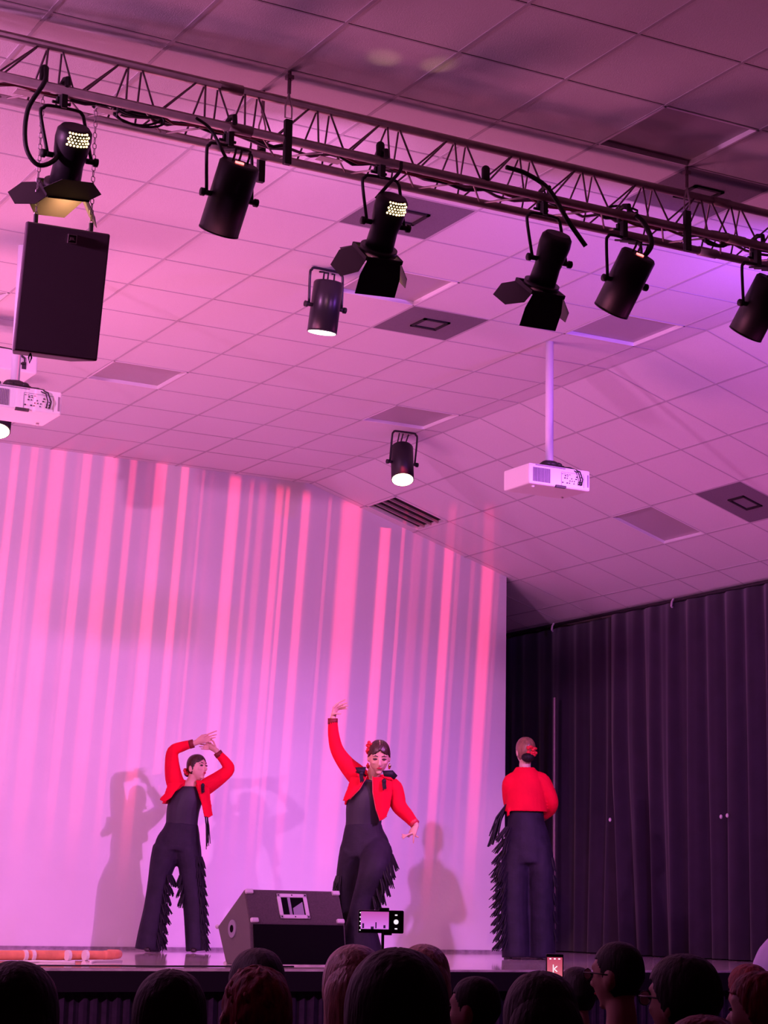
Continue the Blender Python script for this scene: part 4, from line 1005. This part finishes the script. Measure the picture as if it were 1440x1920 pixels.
for k in range(30): fl.ell(P(-.02+rr.uniform(-.040, .040), .098+rr.uniform(-.015, .015), .015+rr.uniform(-.04, .035)), (.016, .012, .013))
fl.build('hair_flower', 'flower', d3, smooth=True)
la = ([V((-.07, 0, .95)), V((-.09, 0, .75)), V((-.095, 0, .5)), V((-.085, 0, .25)), V((-.075, 0, .015))], [(.13, .13), (.125, .13), (.120, .12), (.120, .13), (.125, .145)])
lb_ = ([V((.10, 0, .95)), V((.125, 0, .75)), V((.135, 0, .5)), V((.14, 0, .25)), V((.14, 0, .015))], [(.12, .13), (.12, .13), (.110, .12), (.112, .13), (.118, .145)])
b = MB(); b.tube([V((.0, 0, 1.27)), V((.0, 0, 1.16)), V((.008, 0, 1.05)), V((.014, 0, .92)), V((.018, 0, .80))], [(.150, .11), (.158, .12), (.185, .135), (.212, .145), (.225, .145)], 20, ref=(1, 0, 0))
for s_, r_ in ((la), (lb_)): b.tube(s_, r_, 18, ref=(1, 0, 0))
tr3 = b.build('trousers', 'trousers', d3, remesh=.011, sm=4)
spn = [V((-.03, 0, 1.22)), V((-.04, 0, 1.0)), V((-.06, 0, .8)), V((-.095, 0, .5)), V((-.085, 0, .2)), V((-.075, 0, .02))]; srd = [(.13, .12), (.155, .13), (.16, .13), (.125, .125), (.125, .13), (.13, .14)]
tier_legs('fringe', tr3, spn, srd, [1.10, 1.0, .90, .80], .12, 2.5, 4.0, 14, .075, 8)
tier_legs('fringe', tr3, spn, srd, [.72, .65, .58, .51, .44, .37, .30, .23, .16], .09, 2.5, 4.1, 18, .06, 9)
tier_legs('fringe', tr3, lb_[0], lb_[1], [.85, .7, .55, .4, .25], .10, -.6, .6, 10, .015, 10)
tl = MB(); fringe(tl, (-.17, -.02, 1.30), (-.17, .08, 1.24), (-1, 0, 0), .30, 18, spread=.12, r=.006); tl.build('shawl_fringe', 'fringe', tr3)
b = MB()
b.tube([V((.05, 0, 1.50)), V((.125, .0, 1.50)), V((.18, .0, 1.42)), V((.222, .01, 1.325)), V((.215, .08, 1.26)), V((.17, .13, 1.215))], [.08, .078, .068, .058, .048, .040], 16, rnd=True)
b.tube([V((-.06, 0, 1.49)), V((-.12, .0, 1.48)), V((-.135, .04, 1.40)), V((-.13, .08, 1.31)), V((-.11, .15, 1.27)), V((-.08, .21, 1.26))], [.085, .085, .072, .060, .050, .040], 16, rnd=True)
jacket_shell(b, [(1.235, .0, .0, .178, .135, .0, .0), (1.30, .0, .0, .168, .128, .0, .0), (1.40, -.005, .0, .165, .12, .0, .0), (1.50, -.005, .0, .155, .11, .0, .0), (1.56, -.005, .0, .115, .09, .0, .0), (1.615, -.01, .0, .072, .065, .0, .0)], .014)
b.slab([[V((-.165, -.05, 1.26)), V((-.16, -.09, 1.26))], [V((-.165, -.05, 1.19)), V((-.15, -.10, 1.20))]], .012)
j3 = b.build('jacket', 'red', d3, remesh=.008, sm=2)
MB().tube([V((.18, .125, 1.22)), V((.155, .145, 1.203))], .040, 14).build('cuff', 'cuff', j3, smooth=True)
for c_ in ((-.12, .05), (.13, .05)):
    MB().tube([V((c_[0], -.05, .045)), V((c_[0], .02, .04)), V((c_[0], .12, .022))], [(.036, .035), (.04, .034), (.028, .02)], 12, ref=(1, 0, 0), rnd=True).build('shoe', 'shoe', d3, smooth=True)

# ================================================================== audience
def face_left(deg):      # facing direction turned left of the line of sight
    a = yaw-math.radians(deg); return V((math.sin(a), math.cos(a), 0))
def long_hair(o, m, c, fd, sc, length=.30, w=.09, waves=0):
    Q = face_basis(fd); P = lambda x, y, z: V(c)+Q @ (V((x, y, z))*sc)
    pts = [P(0, .02, .06), P(0, .045, 0), P(0, .06, -.08), P(0, .065, -.16), P(0, .06, -length)]
    rr = [(w*.80*sc, .075*sc), (w*sc, .085*sc), (w*1.0*sc, .07*sc), (w*1.05*sc, .055*sc), (w*.9*sc, .035*sc)]
    return MB().tube(pts, rr, 24, ref=Q @ V((1, 0, 0)), rnd=True).build('long_hair', m, o, smooth=True)
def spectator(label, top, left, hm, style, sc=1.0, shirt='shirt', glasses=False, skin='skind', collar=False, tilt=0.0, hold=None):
    top = V(top)
    if hold is not None: hold = hold-V((top.x, top.y, 0))
    fd = face_left(left); fd = (fd+V((0, 0, tilt))).normalized()
    puff = {'short': 1.05, 'long': 1.10, 'curly': 1.20, 'bun': 1.07, 'crop': 1.02, 'hood': 1.3, 'cap': 1.09}[style]
    c = V((0, 0, -.118*sc*puff))
    root = thing('person', label, 'person', (top.x, top.y, 0), 0, 'seated audience in front of the stage')
    c = V((0, 0, top.z))+c
    b = MB(); P, Q = add_head(b, c, fd, sc)
    bd = (fd+V((0, 0, 0))); bd.z = 0; ang = math.radians(max(0, left-18)); 
    f = face_left(min(left, 18)); s_ = V((f.y, -f.x, 0)); U = V((0, 0, 1))
    nk = c-f*.02-U*.15*sc; ch = nk-U*.10
    hipz = .56
    b.tube([nk-U*.06, nk+U*.03, c-U*.06], [.058*sc, .052*sc, .05*sc], 12)
    hp = V((0, 0, hipz))-f*.08
    b.tube([hp, hp.lerp(nk, .4), hp.lerp(nk, .75), nk-U*.04], [(.15*sc, .11), (.14*sc, .10), (.17*sc, .11), (.07*sc, .06)], 16, ref=s_, rnd=True)
    for q in (1, -1):
        sh = nk-U*.08+s_*q*.165*sc
        el = sh-U*.26+s_*q*.04+f*.04; wr = el+f*.22-U*.02-s_*q*.06
        if hold is not None and q < 0: wr = hold-U*.185; el = sh.lerp(wr, .5)-U*.13
        b.tube([sh, el, wr], [.048, .040, .028], 10, rnd=True)
        kn = hp+f*.42+s_*q*.10-U*.04; an = V((kn.x, kn.y, .08))+f*.02
        b.tube([hp+s_*q*.09, kn, an], [.085, .06, .04], 10, rnd=True); b.ell(an+f*.06-U*.04, (.045, .045, .035))
        if hold is not None and q < 0:
            hand(b, wr, hold+U*(-.115)+f*.012, [hold+V((0, 0, -.10+.012*k))+s_*(.030 if k % 2 else -.030)+f*.012 for k in range(4)], hold-s_*.036-U*.08-f*.01, s_, .07, .0085); continue
        hand(b, wr, wr+f*.07-U*.02, [wr+f*.15-U*.04+s_*k for k in (.02, .005, -.01, -.025)], wr+f*.08-s_*q*.045-U*.02, s_, .07, .0085)
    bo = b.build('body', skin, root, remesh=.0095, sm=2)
    for q in (1, -1):
        MB().ell(P(.031*q, -.0865, .010), (.013*sc, .006*sc, .006*sc), Q).build('eye', 'eye', bo, smooth=True)
    MB().ell(P(0, -.0905, -.057), (.017*sc, .005*sc, .006*sc), Q).build('lips', 'lip_red', bo, smooth=True)
    # clothing
    sh = MB(); sh.tube([hp-U*.06, hp.lerp(nk, .4), hp.lerp(nk, .72), nk-U*.07, nk-U*.035], [(.165*sc, .13), (.16*sc, .12), (.19*sc, .128), (.13*sc, .09), (.078*sc, .07)], 20, ref=s_)
    for q in (1, -1):
        s0 = nk-U*.085+s_*q*.155*sc; el = s0-U*.26+s_*q*.05+f*.04; wr = el+f*.19-U*.02-s_*q*.05
        if hold is not None and q < 0: wr = hold-U*.22; el = s0.lerp(hold-U*.185, .5)-U*.13
        sh.tube([s0, el, wr], [.066, .055, .042], 12, rnd=True)
    if collar: sh.tube([nk-U*.05, nk-U*.01], [.075*sc, .066*sc], 16)
    sh.build('shirt', shirt, root, remesh=.014, sm=2)
    tz = MB()
    for q in (1, -1):
        kn = hp+f*.42+s_*q*.10-U*.04; an = V((kn.x, kn.y, .10))+f*.02
        tz.tube([hp+s_*q*.07, kn, an], [.11, .078, .06], 12, rnd=True)
    tz.build('trousers', 'grey', root, remesh=.016, sm=2)
    if style == 'hood':
        hd = MB(); hd.ell(c+U*.0, (.10*sc*1.2, .115*sc*1.2, .14*sc), Q); hd.tube([c-U*.02, nk-U*.03], [(.11*sc, .11*sc), (.12*sc, .12*sc)], 20); hd.build('hood', 'pale', root, remesh=.012, sm=4)
        return root
    hr = hair_cap('hair', hm, root, c, fd, sc, puff, .45 if style != 'crop' else .50, -.55 if style in ('short', 'crop', 'bun', 'cap') else -.75, rough=.05 if style == 'curly' else .012 if style != 'crop' else 0, wide=1.0 if style == 'crop' else 1.10)
    if style == 'long': long_hair(hr, hm, c, fd, sc)
    if style == 'curly':
        cu = MB(); rr = random.Random(21)
        for k in range(70):
            th = rr.uniform(-PI*.95, PI*.95); ph = rr.uniform(.05, 2.0)
            d_ = V((math.sin(ph)*math.sin(th), math.sin(ph)*math.cos(th)*1.0, math.cos(ph)))
            if d_.y < -.35 and d_.z < .4: continue
            p = P(.082*d_.x, .100*d_.y, .125*d_.z-.005); r_ = rr.uniform(.014, .026)*sc
            pts = [p+V((r_*math.cos(a), r_*math.sin(a*1.3), r_*.8*math.sin(a)))+(p-c)*.10*a/6 for a in [q*.7 for q in range(9)]]
            cu.tube(pts, .0065, 6)
        cu.build('curls', hm, hr, smooth=True)
        MB().tube([P(.07, -.0, -.03), P(.085, .02, -.035)], .008, 8).build('hair_clip', 'white', hr)
    if style == 'bun': MB().ell(P(.0, .11, .05), (.035, .03, .035)).build('hair_bun', hm, hr, smooth=True)
    if glasses:
        gl = MB()
        for q in (1, -1):
            pts = [P(.033*q+.023*math.cos(a), -.108, .008+.018*math.sin(a)) for a in [k*2*PI/14 for k in range(15)]]
            gl.tube(pts, .0018, 6); gl.tube([P(.056*q, -.106, .014), P(.074*q, -.06, .014), P(.082*q, .01, .010)], .0024, 6)
        gl.tube([P(-.010, -.110, .010), P(.010, -.110, .010)], .0018, 6)
        go = gl.build('glasses', 'rubber', root, smooth=True)
        for q in (1, -1): MB().tube([P(.033*q, -.107, .008), P(.033*q, -.109, .008)], .020, 14).build('lens', 'glass', go)
    return root
Z = lambda x, y, z: (x, y, z)
spectator('spectator with dark hair at the bottom left corner', Z(1.543, 4.538, 1.209), 12, 'hairk', 'long', 1.0)
spectator('spectator with tousled dark hair in front of the stage skirt, below the left dancer', Z(1.574, 3.701, 1.232), 15, 'hairk', 'short', .86)
spectator('spectator with a dark round head just below the wedge loudspeaker', Z(3.349, 7.038, 1.202), 20, 'hairk', 'cap', 1.22)
spectator('spectator with curly auburn hair below the wedge loudspeaker', Z(2.475, 5.194, 1.191), 20, 'hairr', 'curly', 1.0)
spectator('spectator with long light brown hair below the centre dancer', Z(3.189, 5.955, 1.240), 8, 'hairb', 'long', 1.18)
spectator('spectator with a large black-haired head at the bottom centre, nearest of the group', Z(1.809, 3.211, 1.288), 10, 'hairk', 'short', 1.12)
spectator('spectator with brown hair half hidden right of the large black-haired head', Z(3.853, 6.640, 1.230), 0, 'hairb', 'long', 1.15)
spectator('young spectator with short hair turned left, right of the bottom centre heads', Z(3.016, 4.901, 1.176), 52, 'hairk', 'crop', .80)
spectator('spectator with long dark hair below the upright phone', Z(2.608, 3.950, 1.223), 10, 'hairk', 'long', .98)
spectator('spectator with dark hair holding up the upright phone, partly hidden', Z(4.951, 7.223, 1.130), 12, 'hairk', 'short', .95, hold=V((4.638, 6.927, EYE-.214)))
spectator('spectator wearing glasses and a dark collar, short hair, turned left below the curtain gap', Z(3.956, 5.527, 1.266), 48, 'hairk', 'crop', .97, glasses=True, collar=True)
spectator('spectator wearing glasses with smooth dark hair, second tall head from the right', Z(3.523, 4.605, 1.250), 40, 'hairk', 'short', 1.10, glasses=True)
spectator('spectator with reddish dark hair behind another head at the right edge', Z(4.872, 5.975, 1.183), 25, 'hairr', 'short', .92)
spectator('spectator with dark red hair looking left at the right edge', Z(3.055, 3.703, 1.233), 55, 'hairr', 'short', .78)
spectator('spectator of whom only the dark hair top shows at the bottom right', Z(2.246, 2.879, 1.184), 10, 'hairr', 'short', .95)
spectator('spectator under a pale lilac hood at the far right edge', Z(5.398, 6.351, 1.325), 10, 'hairk', 'hood', 1.35)

# ------------------------------------------------------------------ phones
LIMB = False
ph = thing('mobile_phone', 'phone in landscape on a thin stand filming the centre dancer', 'phone', (3.602, 6.526, EYE-.044), RZ)
ph.scale = (1.12, 1.12, 1.12)
MB().box((0, 0, 0), (.150, .009, .074)).build('phone_body', 'phone', ph, bevel=.004)
scn = MB().box((-.020, -.0052, .004), (.092, .001, .056)).build('screen', 'screen', ph)
mk = MB()
for (x_, z_, w1, h1_) in ((-.058, -.014, .006, .016), (-.016, -.012, .004, .02), (.012, -.016, .007, .01), (-.028, -.020, .010, .008)): mk.box((x_, -.0062, z_), (w1, .0008, h1_))
mk.build('picture_figures', 'screend', scn)
ic = MB()
for k in range(5): ic.tube([(-.068, -.0055, .028-k*.014), (-.068, -.0065, .028-k*.014)], .0022, 8)
ic.tube([(.050, -.0055, .0), (.050, -.0065, .0)], .008, 16)
for z_ in (.022, -.022): ic.box((.050, -.006, z_), (.008, .001, .004))
ic.build('screen_icons', 'screenw', scn)
MB().box((.010, .0, .041), (.034, .016, .008)).build('clamp_jaw', 'rubber', ph, bevel=.002)
b = MB(); b.box((.022, -.004, -.034), (.03, .016, .018)); b.build('clamp_jaw', 'rubber', ph, bevel=.002)
stnd = thing('phone_stand', 'thin black stand holding the landscape phone behind the heads', 'stand', (3.602, 6.526, 0), RZ)
MB().tube([(.008, .004, .25), (.008, .004, EYE-.080)], .0055, 8).build('post', 'rubber', stnd)
for k in range(3):
    a = k*2*PI/3; MB().tube([(.008, .004, .27), (.008+.12*math.cos(a), .12*math.sin(a), .008)], .006, 6).build('leg', 'rubber', stnd)
p2 = thing('mobile_phone', 'upright phone held up among the heads, showing a pink picture', 'phone', (4.638, 6.927, EYE-.214+.0), RZ)
MB().box((0, 0, -.025), (.072, .009, .150)).build('phone_body', 'phone', p2, bevel=.006)
s2 = MB().box((0, -.0052, -.020), (.062, .001, .112)).build('screen', 'screen2', p2)
k_ = MB(); k_.box((-.006, -.0062, -.010), (.004, .0008, .034)); k_.box((.004, -.0062, -.004), (.016, .0008, .004), Matrix.Rotation(-.7, 3, 'Y')); k_.box((.004, -.0062, -.016), (.016, .0008, .004), Matrix.Rotation(.7, 3, 'Y'))
for x_ in (-.018, .0, .018): k_.box((x_, -.0062, .030), (.008, .0008, .005))
k_.build('picture_figures', 'screenw', s2)
